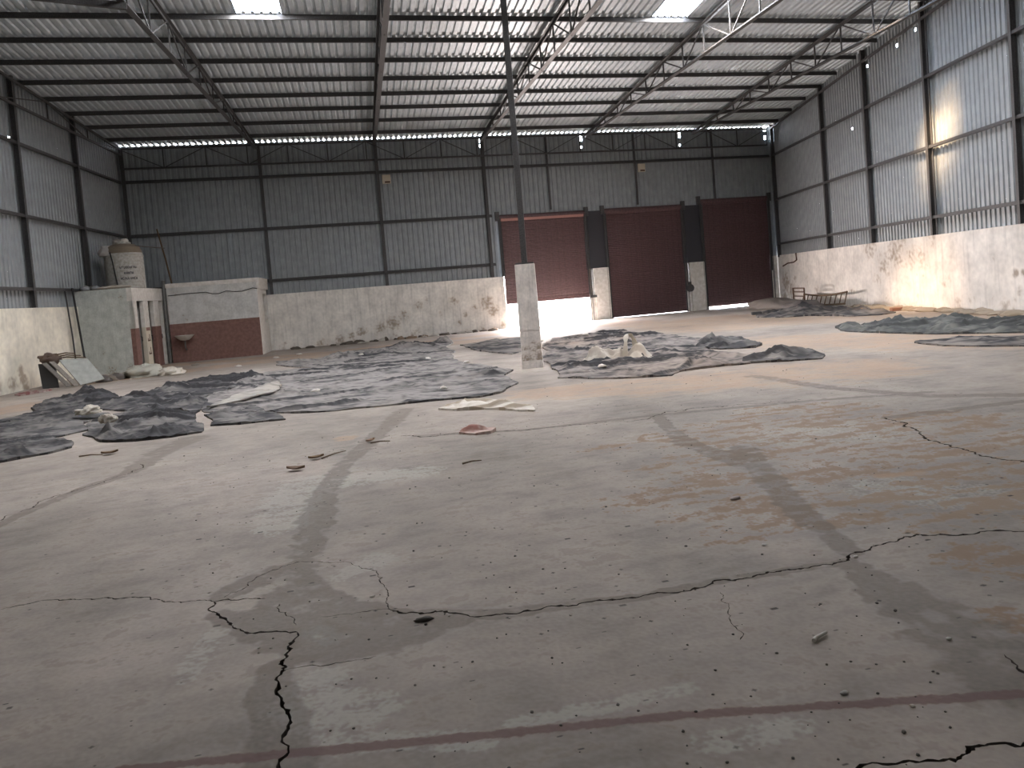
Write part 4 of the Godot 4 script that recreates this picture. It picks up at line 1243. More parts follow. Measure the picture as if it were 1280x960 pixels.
	ins.resize((nx + 1) * (nz + 1))
	for j in nz + 1:
		for i in nx + 1:
			var p := o + Vector2(i, j) * cell
			var inside := Geometry2D.is_point_in_polygon(p, poly)
			ins[j * (nx + 1) + i] = 1 if inside else 0
			hs[j * (nx + 1) + i] = height.call(p)
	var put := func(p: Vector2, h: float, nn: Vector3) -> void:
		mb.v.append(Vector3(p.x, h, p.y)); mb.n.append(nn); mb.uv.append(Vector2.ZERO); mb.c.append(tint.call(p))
	var at := func(i: int, j: int) -> float: return hs[clampi(j, 0, nz) * (nx + 1) + clampi(i, 0, nx)]
	for j in nz:
		for i in nx:
			var k := j * (nx + 1) + i
			var sum := ins[k] + ins[k + 1] + ins[k + nx + 1] + ins[k + nx + 2]
			if sum == 0: continue
			var p := o + Vector2(i, j) * cell
			if sum == 4:
				var base := mb.v.size()
				for q in [[i, j], [i + 1, j], [i + 1, j + 1], [i, j + 1]]:
					var nn := Vector3(at.call(q[0] - 1, q[1]) - at.call(q[0] + 1, q[1]), 2.0 * cell, at.call(q[0], q[1] - 1) - at.call(q[0], q[1] + 1)).normalized()
					put.call(o + Vector2(q[0], q[1]) * cell, at.call(q[0], q[1]), nn)
				mb.ix.append_array([base, base + 1, base + 2, base, base + 2, base + 3])
			else:
				for piece in Geometry2D.intersect_polygons(PackedVector2Array([p, p + Vector2(cell, 0), p + Vector2(cell, cell), p + Vector2(0, cell)]), poly):
					var idx := Geometry2D.triangulate_polygon(piece)
					for t in range(0, idx.size(), 3):
						var q := [piece[idx[t]], piece[idx[t + 1]], piece[idx[t + 2]]]
						if (q[1] - q[0]).cross(q[2] - q[0]) < 0.0: q = [q[0], q[2], q[1]]
						var vs := []
						for e in q:
							var fx: Vector2 = (e - p) / cell
							var h: float = lerpf(lerpf(at.call(i, j), at.call(i + 1, j), fx.x), lerpf(at.call(i, j + 1), at.call(i + 1, j + 1), fx.x), fx.y)
							vs.append(Vector3(e.x, maxf(h, 0.006), e.y))
						var nn: Vector3 = (vs[2] - vs[0]).cross(vs[1] - vs[0]).normalized()
						var base := mb.v.size()
						for e in 3: put.call(q[e], vs[e].y, nn)
						mb.ix.append_array([base, base + 1, base + 2])
					for k2 in piece.size():             # the turned-down hem
						var ha: Vector2 = piece[k2]
						var hb: Vector2 = piece[(k2 + 1) % piece.size()]
						if (absf(ha.x - hb.x) < 1e-5 and (absf(ha.x - p.x) < 1e-4 or absf(ha.x - p.x - cell) < 1e-4)) or (absf(ha.y - hb.y) < 1e-5 and (absf(ha.y - p.y) < 1e-4 or absf(ha.y - p.y - cell) < 1e-4)): continue
						var ys := []
						for e in [ha, hb]:
							var fx: Vector2 = (e - p) / cell
							ys.append(maxf(lerpf(lerpf(at.call(i, j), at.call(i + 1, j), fx.x), lerpf(at.call(i, j + 1), at.call(i + 1, j + 1), fx.x), fx.y), 0.006))
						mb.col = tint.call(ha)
						mb.quad(Vector3(ha.x, 0.0, ha.y), Vector3(ha.x, ys[0], ha.y), Vector3(hb.x, ys[1], hb.y), Vector3(hb.x, 0.0, hb.y))
	return mb

func build_sheets() -> void:
	var dark := Color(0.036, 0.037, 0.041)
	var dust := Color(0.21, 0.2, 0.192)
	var pale := Color(0.25, 0.225, 0.205)
	var L := {
		"S1": [0.04, 0.06, [[2.75, 20.45, 0.22, 0.2], [2.2, 20.2, 0.3, 0.1]], dark, dust, 0.5, "small grey tarpaulin at the far left, nearest the camera"],
		"S2": [0.045, 0.06, [[2.6, 17.4, 0.3, 0.1]], dark, dust, 0.5, "grey tarpaulin with a white scrap on it, at the left edge"],
		"S3": [0.04, 0.1, [[3.6, 19.75, 0.22, 0.3], [4.45, 20.2, 0.35, 0.2], [4.0, 18.8, 0.5, 0.16]], dark, dust, 0.3, "rumpled dark tarpaulin with a black knotted corner, left of the pale strip"],
		"S4": [0.05, 0.1, [[1.55, 11.6, 0.5, 0.34], [2.2, 13.3, 0.55, 0.3], [3.5, 13.0, 0.5, 0.2], [3.3, 15.6, 0.6, 0.16], [4.4, 16.6, 0.4, 0.18]], dark, dust, 0.22, "long dark crumpled tarpaulin in front of the toilet block"],
		"S5": [0.045, 0.08, [[5.0, 18.9, 0.25, 0.16]], dark, dust, 0.4, "small dark tarpaulin at the near end of the pale strip"],
		"S6": [0.055, 0.06, [[7.5, 8.2, 0.7, 0.32], [8.6, 8.4, 0.7, 0.3], [6.2, 8.6, 0.6, 0.2], [9.7, 17.0, 0.4, 0.16], [10.3, 13.0, 0.4, 0.14], [10.9, 5.2, 0.4, 0.35], [5.2, 13.5, 0.6, 0.16], [6.0, 16.6, 0.4, 0.14], [10.2, 9.2, 0.5, 0.2], [9.6, 6.0, 0.6, 0.25]], dark, Color(0.28, 0.262, 0.248), 0.85, "largest spread of dusty grey tarpaulin, left of the column"],
		"S7": [0.1, 0.07, [[11.8, 8.0, 0.5, 0.12]], dark, pale, 0.7, "dusty tarpaulin just behind the column, in front of the raised shutter"],
		"S8": [0.05, 0.09, [[11.3, 19.4, 0.4, 0.12], [12.5, 19.4, 0.5, 0.14], [11.0, 17.6, 0.4, 0.12], [13.0, 17.0, 0.5, 0.12]], dark, Color(0.28, 0.25, 0.23), 0.75, "wide dusty tarpaulin right of the column, under the white plastic"],
		"S8b": [0.05, 0.16, [[14.7, 15.8, 0.6, 0.3], [15.2, 16.2, 0.4, 0.2]], dark, dust, 0.3, "heaped grey cloth at the far right end of the column tarpaulin"],
		"S8c": [0.05, 0.12, [[14.0, 19.4, 0.4, 0.26], [14.4, 19.6, 0.3, 0.18]], dark, dust, 0.4, "bunched grey cloth trailing right of the column tarpaulin"],
		"S9": [0.055, 0.12, [[18.2, 15.6, 0.5, 0.26], [19.3, 16.0, 0.7, 0.24], [20.1, 16.6, 0.6, 0.22], [20.0, 18.2, 0.7, 0.2], [18.2, 17.0, 0.4, 0.12], [19.4, 17.6, 0.5, 0.14]], Color(0.06, 0.066, 0.066), Color(0.19, 0.19, 0.175), 0.3, "dark crumpled tarpaulin by the right wall"],
		"S10": [0.07, 0.06, [[17.2, 20.2, 0.4, 0.1]], dark, pale, 0.75, "thin dusty tarpaulin at the right edge, nearer than the dark one"],
		"S11": [0.1, 0.13, [[21.0, 8.8, 0.6, 0.22], [22.6, 8.0, 0.8, 0.25], [21.6, 11.0, 0.5, 0.16], [23.0, 7.4, 0.7, 0.3]], dark, pale, 0.45, "tangled tarpaulin scraps in front of the ladder"],
	}
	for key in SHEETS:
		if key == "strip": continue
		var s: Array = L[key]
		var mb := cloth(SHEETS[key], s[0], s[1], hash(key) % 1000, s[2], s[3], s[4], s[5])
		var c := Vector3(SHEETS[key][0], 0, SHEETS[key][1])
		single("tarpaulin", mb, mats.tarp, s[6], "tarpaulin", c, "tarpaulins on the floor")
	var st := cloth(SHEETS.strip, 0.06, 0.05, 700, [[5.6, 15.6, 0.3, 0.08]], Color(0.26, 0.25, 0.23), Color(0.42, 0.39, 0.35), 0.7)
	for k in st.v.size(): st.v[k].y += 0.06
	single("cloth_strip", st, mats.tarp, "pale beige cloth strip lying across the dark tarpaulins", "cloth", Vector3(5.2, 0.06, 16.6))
	# plastic bags and scraps
	var bag := func(o: Vector3, r: Vector3, sd: int, tone: Color, called: String, label: String, cat: String) -> void:
		var b := MB.new()
		blob(b, o + Vector3(0, r.y * 0.45, 0), r, sd, 0.55, tone, 26, 15)
		single(called, b, mats.bag, label, cat, o)
	var pst := thing("plastic_sheet", "crumpled white plastic sheeting on the tarpaulin right of the column", "plastic", Vector3(11.9, 0.05, 17.1))
	var film := cloth([11.35, 16.9, 11.55, 17.35, 11.95, 17.6, 12.3, 17.75, 12.6, 17.5, 12.55, 17.1, 12.3, 16.7, 11.95, 16.5, 11.6, 16.45], 0.035, 0.1, 305, [[11.65, 16.95, 0.3, 0.5], [12.0, 17.1, 0.22, 0.35], [12.35, 17.4, 0.28, 0.4]], Color(0.75, 0.7, 0.66), Color(1, 0.98, 0.95), 0.6, 0.12)
	for k in film.v.size(): film.v[k].y += 0.03
	part(pst, "crumpled_film", film, mats.bag)
	var loop := MB.new()            # a stiff fold standing up in a loop
	loop.col = Color(0.85, 0.83, 0.8)
	var lp := []
	for k in 15:
		var a := PI * k / 14.0
		lp.append(Vector3(12.2 - cos(a) * 0.16, 0.08 + pow(sin(a), 0.8) * 0.42, 17.2 + cos(a) * 0.12 + 0.05 * sin(a * 3.0)))
	for k in 14:
		var wd := Vector3(0.02, 0.01, 0.055) * (1.0 + 0.3 * sin(k * 1.7))
		var wn := Vector3(0.02, 0.01, 0.055) * (1.0 + 0.3 * sin((k + 1) * 1.7))
		loop.quad(lp[k] - wd, lp[k + 1] - wn, lp[k + 1] + wn, lp[k] + wd)
		loop.quad(lp[k] - wd + Vector3(0, 0, 0.004), lp[k] + wd + Vector3(0, 0, 0.004), lp[k + 1] + wn + Vector3(0, 0, 0.004), lp[k + 1] - wn + Vector3(0, 0, 0.004))
	part(pst, "standing_fold", loop, mats.bag)
	var w2 := MB.new()
	var wb := cloth([7.86, 20.86, 8.05, 21.15, 8.35, 21.3, 8.6, 21.65, 8.85, 22.0, 8.93, 21.6, 8.75, 21.2, 8.7, 20.75, 8.45, 20.5, 8.2, 20.6, 8.0, 20.65], 0.035, 0.09, 311, [[8.25, 20.95, 0.3, 0.09], [8.65, 21.4, 0.25, 0.08]], Color(0.42, 0.36, 0.28), Color(0.68, 0.64, 0.58), 1.0, 0.1)
	w2 = wb
	single("sack", w2, mats.tarp, "flattened off-white sack on bare concrete left of the column foot", "sack", Vector3(8.4, 0, 21.2))
	var scr := cloth([7.72, 22.9, 7.85, 23.1, 8.02, 23.12, 8.12, 22.95, 8.02, 22.75, 7.85, 22.72], 0.025, 0.09, 321, [[7.84, 22.95, 0.08, 0.05], [8.0, 22.85, 0.07, 0.05]], Color(0.4, 0.2, 0.165), Color(0.62, 0.5, 0.45), 0.8, 0.15)
	single("wrapper", scr, mats.tarp, "crumpled reddish wrapper on the concrete below the flattened sack", "wrapper", Vector3(7.9, 0, 22.9))
	bag.call(Vector3(2.2, 0.0, 7.7), Vector3(0.4, 0.2, 0.35), 331, Color(0.75, 0.78, 0.76), "plastic_bag", "crumpled white plastic bag in front of the toilet block", "plastic bag")
	bag.call(Vector3(2.95, 0, 8.2), Vector3(0.28, 0.12, 0.2), 332, Color(0.95, 0.93, 0.9), "plastic_bag", "small bright white plastic bag right of the larger one", "plastic bag")
	bag.call(Vector3(2.9, 0.1, 17.3), Vector3(0.16, 0.07, 0.12), 333, Color(0.85, 0.83, 0.8), "paper_scrap", "white scrap lying on the left-edge tarpaulin", "scrap")
	bag.call(Vector3(3.62, 0.18, 19.6), Vector3(0.09, 0.07, 0.07), 334, Color(0.6, 0.58, 0.55), "paper_scrap", "grey scrap on the black knotted tarpaulin corner", "scrap")
	var sc := cloth([-0.25, 10.0, -0.05, 10.4, 0.3, 10.1, 0.45, 9.6, 0.2, 9.4], 0.05, 0.07, 341, [], Color(0.2, 0.08, 0.08), Color(0.3, 0.24, 0.22), 0.5, 0.12)
	single("cloth_scrap", sc, mats.tarp, "faded maroon rag on the floor by the left wall", "rag", Vector3(0.1, 0, 9.9))

func build_clutter() -> void:
	# boards and boxes leaning by the left wall
	# each board: four corners of its face (bottom left, bottom right, top right, top left) and a thickness
	var bl := [
		[[Vector3(0.02, 0.01, 8.75), Vector3(0.4, 0.01, 8.85), Vector3(0.3, 0.6, 8.55), Vector3(-0.1, 0.62, 8.45)], 0.05, mats.black, "black crate lid leaning at the left end of the board heap"],
		[[Vector3(0.62, 0.01, 8.95), Vector3(0.72, 0.01, 8.9), Vector3(0.14, 0.64, 8.62), Vector3(0.04, 0.64, 8.66)], 0.03, mats.pale_steel, "narrow grey slat leaning second in the board heap"],
		[[Vector3(0.78, 0.01, 8.92), Vector3(0.88, 0.01, 8.86), Vector3(0.3, 0.66, 8.58), Vector3(0.2, 0.66, 8.62)], 0.03, mats.concrete, "narrow grey slat leaning third in the board heap"],
		[[Vector3(0.92, 0.02, 8.9), Vector3(1.42, 0.1, 8.6), Vector3(0.98, 0.66, 8.25), Vector3(0.4, 0.68, 8.5)], 0.035, mats.pale, "wide pale panel leaning at the right of the board heap"]]
	for q in bl:
		var mb := MB.new()
		var c: Array = q[0]
		var nn: Vector3 = (c[1] - c[0]).cross(c[3] - c[0]).normalized() * -q[1]
		mb.hexa([c[0] + nn, c[1] + nn, c[1], c[0], c[3] + nn, c[2] + nn, c[2], c[3]].map(func(p): return Vector3(p.x, maxf(p.y, 0.0), p.z)))
		single("board", mb, q[2], q[3], "board", Vector3(c[0].x, 0, c[0].z))
	var rub := MB.new()
	blob(rub, Vector3(0.16, 0.72, 8.4), Vector3(0.22, 0.12, 0.16), 401, 0.5, Color(0.14, 0.1, 0.085), 16, 10, false)
	single("cloth_scrap", rub, mats.paint, "brown rag on top of the leaning boards", "rag", Vector3(0.16, 0.66, 8.4))
	for k in 3:
		var s := MB.new()
		var y := 0.7 + k * 0.035
		s.tube([Vector3(0.2 - 0.1 * k, y, 8.3 + 0.1 * k), Vector3(0.55, y + 0.03 + 0.02 * k, 8.35 + 0.05 * k), Vector3(1.0 - 0.12 * k, y - 0.03 + 0.03 * k, 8.4)], 0.024, 6, 0.6)
		single("branch", s, mats.wood, ["dry brown branch lying across the leaning boards, lowest of three", "middle one of three dry branches on the leaning boards", "short dry branch topmost on the leaning boards"][k], "branch", Vector3(0.2, y, 8.3), "branches on the boards")
	for k in 5:
		var b := MB.new()
		var p := Vector3(1.35 + 0.13 * (k % 3), 0.03, 8.35 - 0.2 * k)
		blob(b, p, Vector3(0.16, 0.1, 0.14), 410 + k, 0.5, [Color(0.1, 0.09, 0.08), Color(0.17, 0.14, 0.11)][k % 2], 11, 8)
		single("rubble", b, mats.paint, "dark lump of rubble right of the leaning boards, %s from the camera" % ordinal(k), "rubble", p, "rubble by the boards")
	# ladder against the right wall
	var la := thing("ladder", "old wooden ladder lying on its side at the foot of the right wall", "ladder", Vector3(24.7, 0, 6.0))
	var lo := []
	var hi := []
	for k in 10:
		var t := k / 9.0
		var z := lerpf(4.0, 7.9, t)
		var sag := 0.1 * (t * t)
		hi.append(Vector3(right_x(z) - 0.5, 0.43 - 0.06 * sin(t * PI) + sag, z))
		lo.append(Vector3(right_x(z) - 0.62, 0.03 + 0.02 * t + sag * 0.9, z))
	for q in [[hi, "rail"], [lo, "rail"]]:
		var mb := MB.new()
		mb.tube(q[0], 0.035, 7)
		part(la, q[1], mb, mats.wood)
	for k in 10:
		var mb := MB.new()
		mb.tube([lo[k], hi[k]], 0.02, 6)
		part(la, "rung", mb, mats.wood)
	var fr := thing("metal_frame", "small rusty open metal frame standing left of the ladder", "frame", Vector3(24.5, 0, 4.7))
	for q in [["post", Vector3(24.67, 0, 4.1), Vector3(24.67, 0.7, 4.1)], ["post", Vector3(24.38, 0, 5.2), Vector3(24.38, 0.7, 5.2)], ["rail", Vector3(24.67, 0.7, 4.1), Vector3(24.38, 0.7, 5.2)], ["rail", Vector3(24.67, 0.56, 4.1), Vector3(24.38, 0.56, 5.2)], ["rail", Vector3(24.67, 0.4, 4.1), Vector3(24.38, 0.4, 5.2)], ["rail", Vector3(24.67, 0.25, 4.1), Vector3(24.38, 0.25, 5.2)]]:
		var mb := MB.new()
		mb.bar(q[1], q[2], 0.04, 0.04, Vector3.RIGHT)
		part(fr, q[0], mb, mats.rust)
	var md := MB.new()
	blob(md, Vector3(23.9, 0.1, 4.0), Vector3(0.5, 0.26, 1.6), 421, 0.25, Color(0.13, 0.115, 0.105), 30, 12)
	single("dirt_heap", md, mats.paint, "low dark heap of dirt in the back right corner", "heap", Vector3(23.9, 0, 4.0))
	var md2 := MB.new()
	blob(md2, Vector3(23.6, 0.08, 6.2), Vector3(0.4, 0.2, 0.8), 422, 0.4, Color(0.1, 0.09, 0.085), 20, 10)
	single("cloth_scrap", md2, mats.paint, "dark bundled cloth in front of the ladder", "cloth", Vector3(23.6, 0, 6.2))
	# crumbled plaster banked along the foot of the right wall, each lump apart
	rng.seed = 90
	for k in 26:
		var z := 8.45 + k * 0.38 + rng.randf_range(-0.15, 0.15)
		var b := MB.new()
		var p := Vector3(right_x(z) - rng.randf_range(0.3, 0.5), 0.02, z)
		var tone := rng.randf_range(0.22, 0.38)
		blob(b, p, Vector3(rng.randf_range(0.12, 0.24), rng.randf_range(0.04, 0.1), rng.randf_range(0.18, 0.4)), 430 + k, 0.4, Color(tone, tone * 0.82, tone * 0.62), 12, 7)
		single("plaster_lump", b, mats.paint, "sandy lump of crumbled plaster at the right wall foot, %s from the ladder" % ordinal(k), "rubble", p, "crumbled plaster along the right wall")
	for q in [[Vector3(22.95, 0.0, 11.6), Color(0.2, 0.1, 0.07), "red-brown brick fragment lying by the right wall", "brick"], [Vector3(22.7, 0.0, 10.2), Color(0.24, 0.16, 0.11), "dark flat fragment lying left of the red-brown brick", "fragment"], [Vector3(21.3, 0.0, 6.9), Color(0.05, 0.05, 0.05), "small dark stone on bare floor before the tangled tarpaulin", "stone"]]:
		var b := MB.new()
		b.soft(q[0] + Vector3(0, 0.05, 0), Vector3(0.16, 0, 0.05), Vector3(0, 0.05, 0), Vector3(-0.03, 0, 0.09), 0.015)
		b.col = q[1]
		for k in b.c.size(): b.c[k] = q[1]
		single("brick_fragment" if q[3] == "brick" else "fragment", b, mats.paint, q[2], q[3], q[0])
	# litter along the back masonry
	rng.seed = 91
	var spots := []
	for k in 36: spots.append(5.75 + 8.3 * pow(rng.randf(), 0.7))
	spots.sort()
	var tally := [0, 0, 0]
	for x in spots:
		var b := MB.new()
		var p := Vector3(x, 0.01, rng.randf_range(0.2, 0.75))
		var t := [0, 0, 1, 1, 1, 2][rng.randi_range(0, 5)] as int
		blob(b, p, Vector3(rng.randf_range(0.06, 0.2), rng.randf_range(0.03, 0.1), rng.randf_range(0.06, 0.18)), 480 + int(x * 20), 0.5, [Color(0.5, 0.47, 0.42), Color(0.1, 0.085, 0.07), Color(0.26, 0.19, 0.13)][t], 9, 6)
		single("litter", b, mats.paint, "%s scrap of litter along the white back wall, %s of its colour from the store room" % [["pale", "dark", "brown"][t], ordinal(tally[t])], "litter", p, "litter along the back wall")
		tally[t] += 1
	var scraps := [[Vector3(7.9, 0.06, 8.6), 0.07], [Vector3(9.2, 0.02, 12.0), 0.06], [Vector3(9.6, 0.05, 14.6), 0.06], [Vector3(6.4, 0.05, 17.2), 0.07], [Vector3(8.3, 0.05, 18.9), 0.05], [Vector3(12.6, 0.05, 10.2), 0.07], [Vector3(14.2, 0.05, 9.4), 0.08], [Vector3(11.2, 0.05, 18.3), 0.07], [Vector3(4.6, 0.0, 7.4), 0.08], [Vector3(5.6, 0.0, 5.0), 0.09], [Vector3(6.3, 0.0, 4.4), 0.08], [Vector3(3.2, 0.0, 4.6), 0.12]]
	var said := ["pale scrap on the largest tarpaulin, farthest of five", "pale scrap on the largest tarpaulin, second farthest of five", "pale scrap on the largest tarpaulin, middle one of five", "pale scrap on the largest tarpaulin, leftmost of five", "pale scrap on the largest tarpaulin, nearest of five", "white scrap at the back edge of the column tarpaulin", "pale scrap at the far right of the column tarpaulin", "pinkish-white scrap just right of the column foot", "pale scrap on bare floor before the store room, nearest of four", "pale scrap on bare floor right of the store room, larger of two", "pale scrap on bare floor right of the store room, smaller of two", "low pale heap at the foot of the store room's maroon wall"]
	for k in scraps.size():
		var b := MB.new()
		var sz: float = scraps[k][1]
		blob(b, scraps[k][0] + Vector3(0, 0.012, 0), Vector3(sz, 0.03, sz * 0.8), 530 + k, 0.5, Color(0.62, 0.59, 0.55) if k != 11 else Color(0.34, 0.31, 0.28), 9, 6)
		single("paper_scrap", b, mats.paint, said[k], "scrap", scraps[k][0], "pale scraps on the floor")
	# leaves, twigs and wrappers on the bare concrete
	var leaf := func(o: Vector3, len: float, turn: float, tone: Color, label: String) -> void:
		var b := MB.new()
		b.col = tone
		var n := 6
		for k in n:
			for s in [-1.0, 1.0]:
				var f := func(t: float, e: float) -> Vector3: return o + Vector3((t - 0.5) * len, 0.012 + 0.3 * len * (t - 0.5) * (t - 0.5) + 0.12 * len * e * e, e * sin(t * PI) * len * 0.3).rotated(Vector3.UP, 0.0)
				var a: Vector3 = f.call(float(k) / n, 0.0)
				var c2: Vector3 = f.call(float(k + 1) / n, 0.0)
				var d: Vector3 = f.call(float(k + 1) / n, s)
				var e: Vector3 = f.call(float(k) / n, s)
				b.quad(a, c2, d, e)
		for k in b.v.size(): b.v[k] = o + (b.v[k] - o).rotated(Vector3.UP, turn)
		single("leaf", b, mats.paint, label, "leaf", o)
	leaf.call(Vector3(6.2, 0, 23.3), 0.16, 0.3, Color(0.26, 0.17, 0.1), "curled brown leaf with a long twig beside it, on the concrete")
	leaf.call(Vector3(6.79, 0, 22.7), 0.14, 0.7, Color(0.34, 0.22, 0.15), "small brown leaf near the top of the dirt path")
	leaf.call(Vector3(6.0, 0, 23.75), 0.18, -0.4, Color(0.24, 0.16, 0.11), "broken brown leaf, lowest of the three by the dirt path")
	leaf.call(Vector3(3.95, 0, 21.3), 0.18, 0.2, Color(0.2, 0.13, 0.08), "brown leaf just below the knotted tarpaulin corner")
	var tw := [[Vector3(6.25, 0.012, 23.35), Vector3(6.5, 0.012, 23.1), "thin twig running right from the curled brown leaf"], [Vector3(6.78, 0.012, 22.82), Vector3(6.98, 0.012, 22.85), "short twig under the small brown leaf"], [Vector3(3.62, 0.012, 21.25), Vector3(3.88, 0.012, 21.32), "short dark twig below the knotted tarpaulin corner"], [Vector3(7.42, 0.012, 24.5), Vector3(7.6, 0.012, 24.47), "pale short twig on bare concrete in mid floor"]]
	for q in tw:
		var b := MB.new()
		b.tube([q[0], (q[0] + q[1]) / 2.0 + Vector3(0, 0.01, 0.01), q[1]], 0.009, 5, 0.5)
		single("twig", b, mats.wood, q[2], "twig", q[0])
	var pen := MB.new()
	pen.tube([Vector3(7.955, 0.011, 28.78), Vector3(7.975, 0.012, 28.765), Vector3(8.025, 0.012, 28.745), Vector3(8.045, 0.01, 28.735)], 0.009, 8, 0.7)
	single("stick", pen, mats.white, "small grey stick lying on the near concrete right of centre", "stick", Vector3(8.0, 0, 28.76))
	var pb := MB.new()
	blob(pb, Vector3(6.538, 0.006, 27.824), Vector3(0.04, 0.012, 0.018), 601, 0.3, Color(0.06, 0.052, 0.045), 12, 7)
	single("pebble", pb, mats.paint, "flat dark chip just below the long crack", "chip", Vector3(6.538, 0, 27.824))
	var wr := [[Vector3(8.8, 0, 26.75), Color(0.5, 0.42, 0.4), 0.035, "tiny pinkish wrapper on brown-stained concrete, right of centre"], [Vector3(8.728, 0, 28.041), Color(0.65, 0.63, 0.6), 0.012, "white chip where the long crack forks to the right"], [Vector3(8.441, 0, 27.656), Color(0.6, 0.58, 0.55), 0.014, "white chip on plain concrete above the long crack"], [Vector3(8.424, 0, 28.975), Color(0.55, 0.54, 0.5), 0.012, "pale chip inside the dark dirt band at lower right"], [Vector3(6.339, 0, 27.401), Color(0.6, 0.57, 0.5), 0.012, "pale chip inside the ring of the left crack"], [Vector3(7.804, 0, 29.162), Color(0.42, 0.41, 0.4), 0.014, "grey chip beside the red floor line"]]
	for q in wr:
		var b := MB.new()
		blob(b, q[0] + Vector3(0, 0.006, 0), Vector3(q[2], q[2] * 0.35, q[2] * 0.7), int(q[0].x * 100), 0.4, q[1], 10, 6)
		single("chip", b, mats.paint, q[3], "chip", q[0])
	# loose grit on the near slab
	var grit := MultiMeshInstance3D.new()
	var stone := MB.new()
	blob(stone, Vector3.ZERO, Vector3(1, 0.6, 0.8), 611, 0.4, Color.WHITE, 7, 5)
	var mm := MultiMesh.new()
	mm.transform_format = MultiMesh.TRANSFORM_3D
	mm.use_colors = true
	mm.mesh = stone.mesh()
	mm.instance_count = 600
	rng.seed = 92
	for k in 600:
		var z := 29.6 - 11.0 * pow(rng.randf(), 1.6)
		var x := rng.randf_range(-0.6, 1.0) * (31.5 - z) * 0.62 + 6.3 + (31.5 - z) * 0.2
		var s := rng.randf_range(0.0025, 0.006) if rng.randf() < 0.85 else rng.randf_range(0.005, 0.009)
		mm.set_instance_transform(k, Transform3D(Basis(Vector3.UP, rng.randf() * TAU).scaled(Vector3(s, s, s)), Vector3(x, s * 0.25, z)))
		var t := rng.randf_range(0.04, 0.16) if rng.randf() < 0.85 else rng.randf_range(0.35, 0.6)
		mm.set_instance_color(k, Color(t, t * 0.92, t * 0.82))
	grit.multimesh = mm
	grit.material_override = mats.paint
	grit.name = "grit"
	add_child(grit)
	grit.set_meta("kind", "stuff")
	grit.set_meta("label", "loose grit scattered over the near concrete")
	grit.set_meta("category", "grit")
	# small notices on the back wall, pipe on the right wall
	for q in [[Vector3(10.14, 6.09, -0.02), "square pale notice high on the back wall, left of the column"], [Vector3(20.68, 6.1, -0.02), "square pale notice high on the back wall above the middle shutter"]]:
		var o := thing("notice_board", q[1], "notice", q[0], "notices on the back wall")
		var mb := MB.new()
		mb.soft(q[0], Vector3(0.16, 0, 0), Vector3(0, 0.17, 0), Vector3(0, 0, 0.03), 0.01)
		part(o, "panel", mb, mats.cream)
		var dk := MB.new()
		dk.cube(q[0] + Vector3(0.03, -0.11, 0.032), Vector3(0.2, 0.06, 0.006))
		part(o, "dark_band", dk, mats.rust)
	var pi := MB.new()
	pi.tube([Vector3(26.12, 2.06, 2.3), Vector3(26.12, 1.78, 2.32), Vector3(26.2, 1.7, 2.0), Vector3(26.38, 1.68, 1.3), Vector3(26.55, 1.58, 0.7)], 0.028, 7)
	single("wall_pipe", pi, mats.rust, "bent rusty pipe on the right wall near the back corner", "pipe", Vector3(26.12, 1.6, 2.3))

# ---------------------------------------------------------------- scene

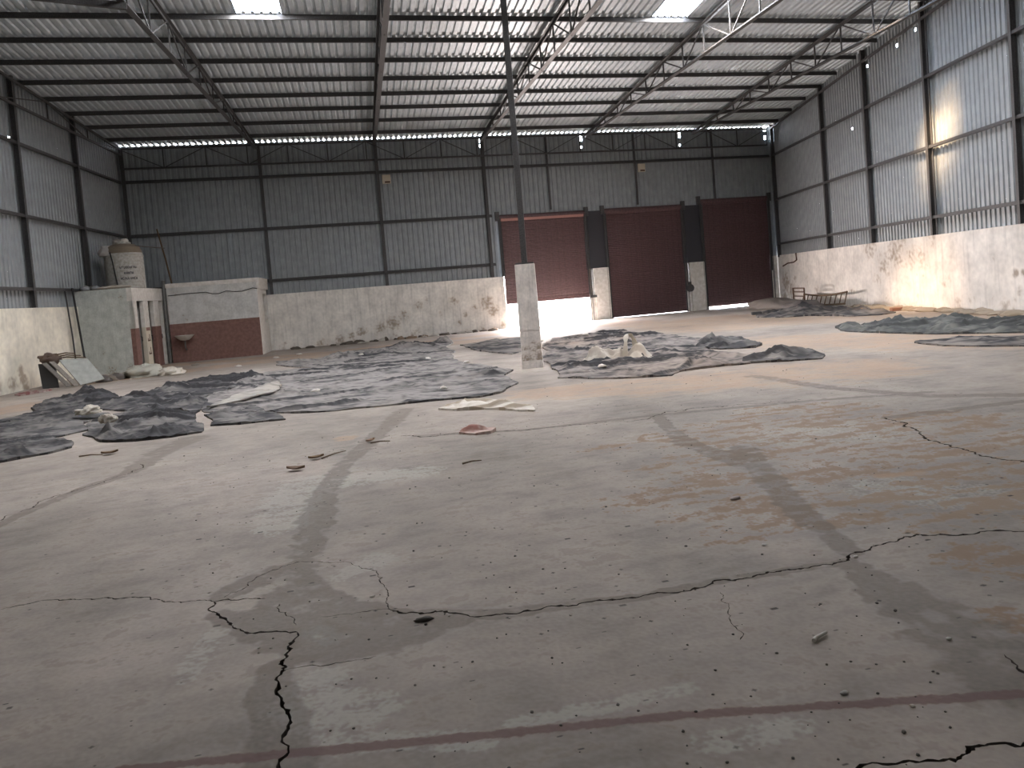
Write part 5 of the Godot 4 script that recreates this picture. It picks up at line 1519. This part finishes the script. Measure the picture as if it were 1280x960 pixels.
func light_and_camera() -> void:
	var cam := Camera3D.new()
	cam.name = "camera"
	cam.transform = Transform3D(Basis(Vector3(0.961223, -0.081617, 0.263417), Vector3(0.091165, 0.995542, -0.024207), Vector3(-0.260266, 0.047282, 0.964378)), Vector3(6.0565, 1.5, 31.6011))
	cam.projection = Camera3D.PROJECTION_FRUSTUM
	cam.near = 0.05
	cam.far = 300.0
	cam.size = 0.05 * 960.0 / 1030.0
	cam.frustum_offset = Vector2(0, -0.05 * 68.4 / 1030.0)
	add_child(cam)
	cam.current = true
	var we := WorldEnvironment.new()
	we.name = "environment"
	var env := Environment.new()
	env.background_mode = Environment.BG_SKY
	var sky := Sky.new()
	var sm := ProceduralSkyMaterial.new()
	sm.sky_top_color = Color(0.8, 0.86, 0.95)
	sm.sky_horizon_color = Color(0.95, 0.95, 0.96)
	sm.ground_horizon_color = Color(0.8, 0.77, 0.72)
	sm.ground_bottom_color = Color(0.6, 0.56, 0.5)
	sm.sky_energy_multiplier = SKY_ENERGY
	sm.ground_energy_multiplier = SKY_ENERGY * 0.6
	sky.sky_material = sm
	env.sky = sky
	env.tonemap_mode = Environment.TONE_MAPPER_LINEAR
	env.tonemap_exposure = EXPOSURE
	env.sdfgi_enabled = true
	env.ssao_enabled = true
	env.ssil_enabled = true
	we.environment = env
	add_child(we)
	# late sun from the left: through the skylights it reaches the right wall
	var sun := DirectionalLight3D.new()
	sun.name = "sun"
	sun.light_color = Color(1.0, 0.84, 0.66)
	sun.light_energy = SUN_ENERGY
	sun.light_angular_distance = 13.0
	sun.shadow_enabled = true
	sun.sky_mode = DirectionalLight3D.SKY_MODE_LIGHT_ONLY
	var towards := Vector3(1.0, -1.15, -0.17).normalized()
	sun.transform = Transform3D(Basis.looking_at(towards, Vector3.UP), Vector3(0, 20, 10))
	add_child(sun)
	# daylight scattered downwards by the skylight sheets, from panels of the same size just under them
	for s in SKYLIGHTS.slice(0, 4):      # the fifth sheet is clear and scatters little
		var l := AreaLight3D.new()
		l.name = "skylight_daylight"
		l.area_size = Vector2(s[1] - s[0], s[3] - s[2])
		l.light_energy = SKYLIGHT_ENERGY  # under the near-slope pair this is added fill for column and near floor
		l.light_color = Color(1.0, 0.985, 0.975)
		l.area_range = 60.0
		l.shadow_enabled = true
		var zc: float = (s[2] + s[3]) / 2.0
		l.position = Vector3((s[0] + s[1]) / 2.0 - LEAN * zc, roof_y(zc) - 0.02, zc)
		l.rotation = Vector3(-PI / 2 + (-PITCH if zc < RIDGE else PITCH), 0, 0)
		add_child(l, true)
	# daylight coming in under the half-raised shutter
	var d := AreaLight3D.new()
	d.name = "opening_daylight"
	d.area_size = Vector2(3.4, 0.9)
	d.light_energy = SHUTTER_ENERGY
	d.light_color = Color(1.0, 0.93, 0.9)
	d.area_range = 60.0
	d.shadow_enabled = true
	d.position = Vector3(16.2, 0.48, -0.25)
	d.rotation = Vector3(0, PI, 0)
	add_child(d)

func _ready() -> void:
	light_and_camera()
	make_materials()
	build_floor()
	build_shell()
	build_frame()
	build_shutters()
	build_rooms()
	build_sheets()
	build_clutter()
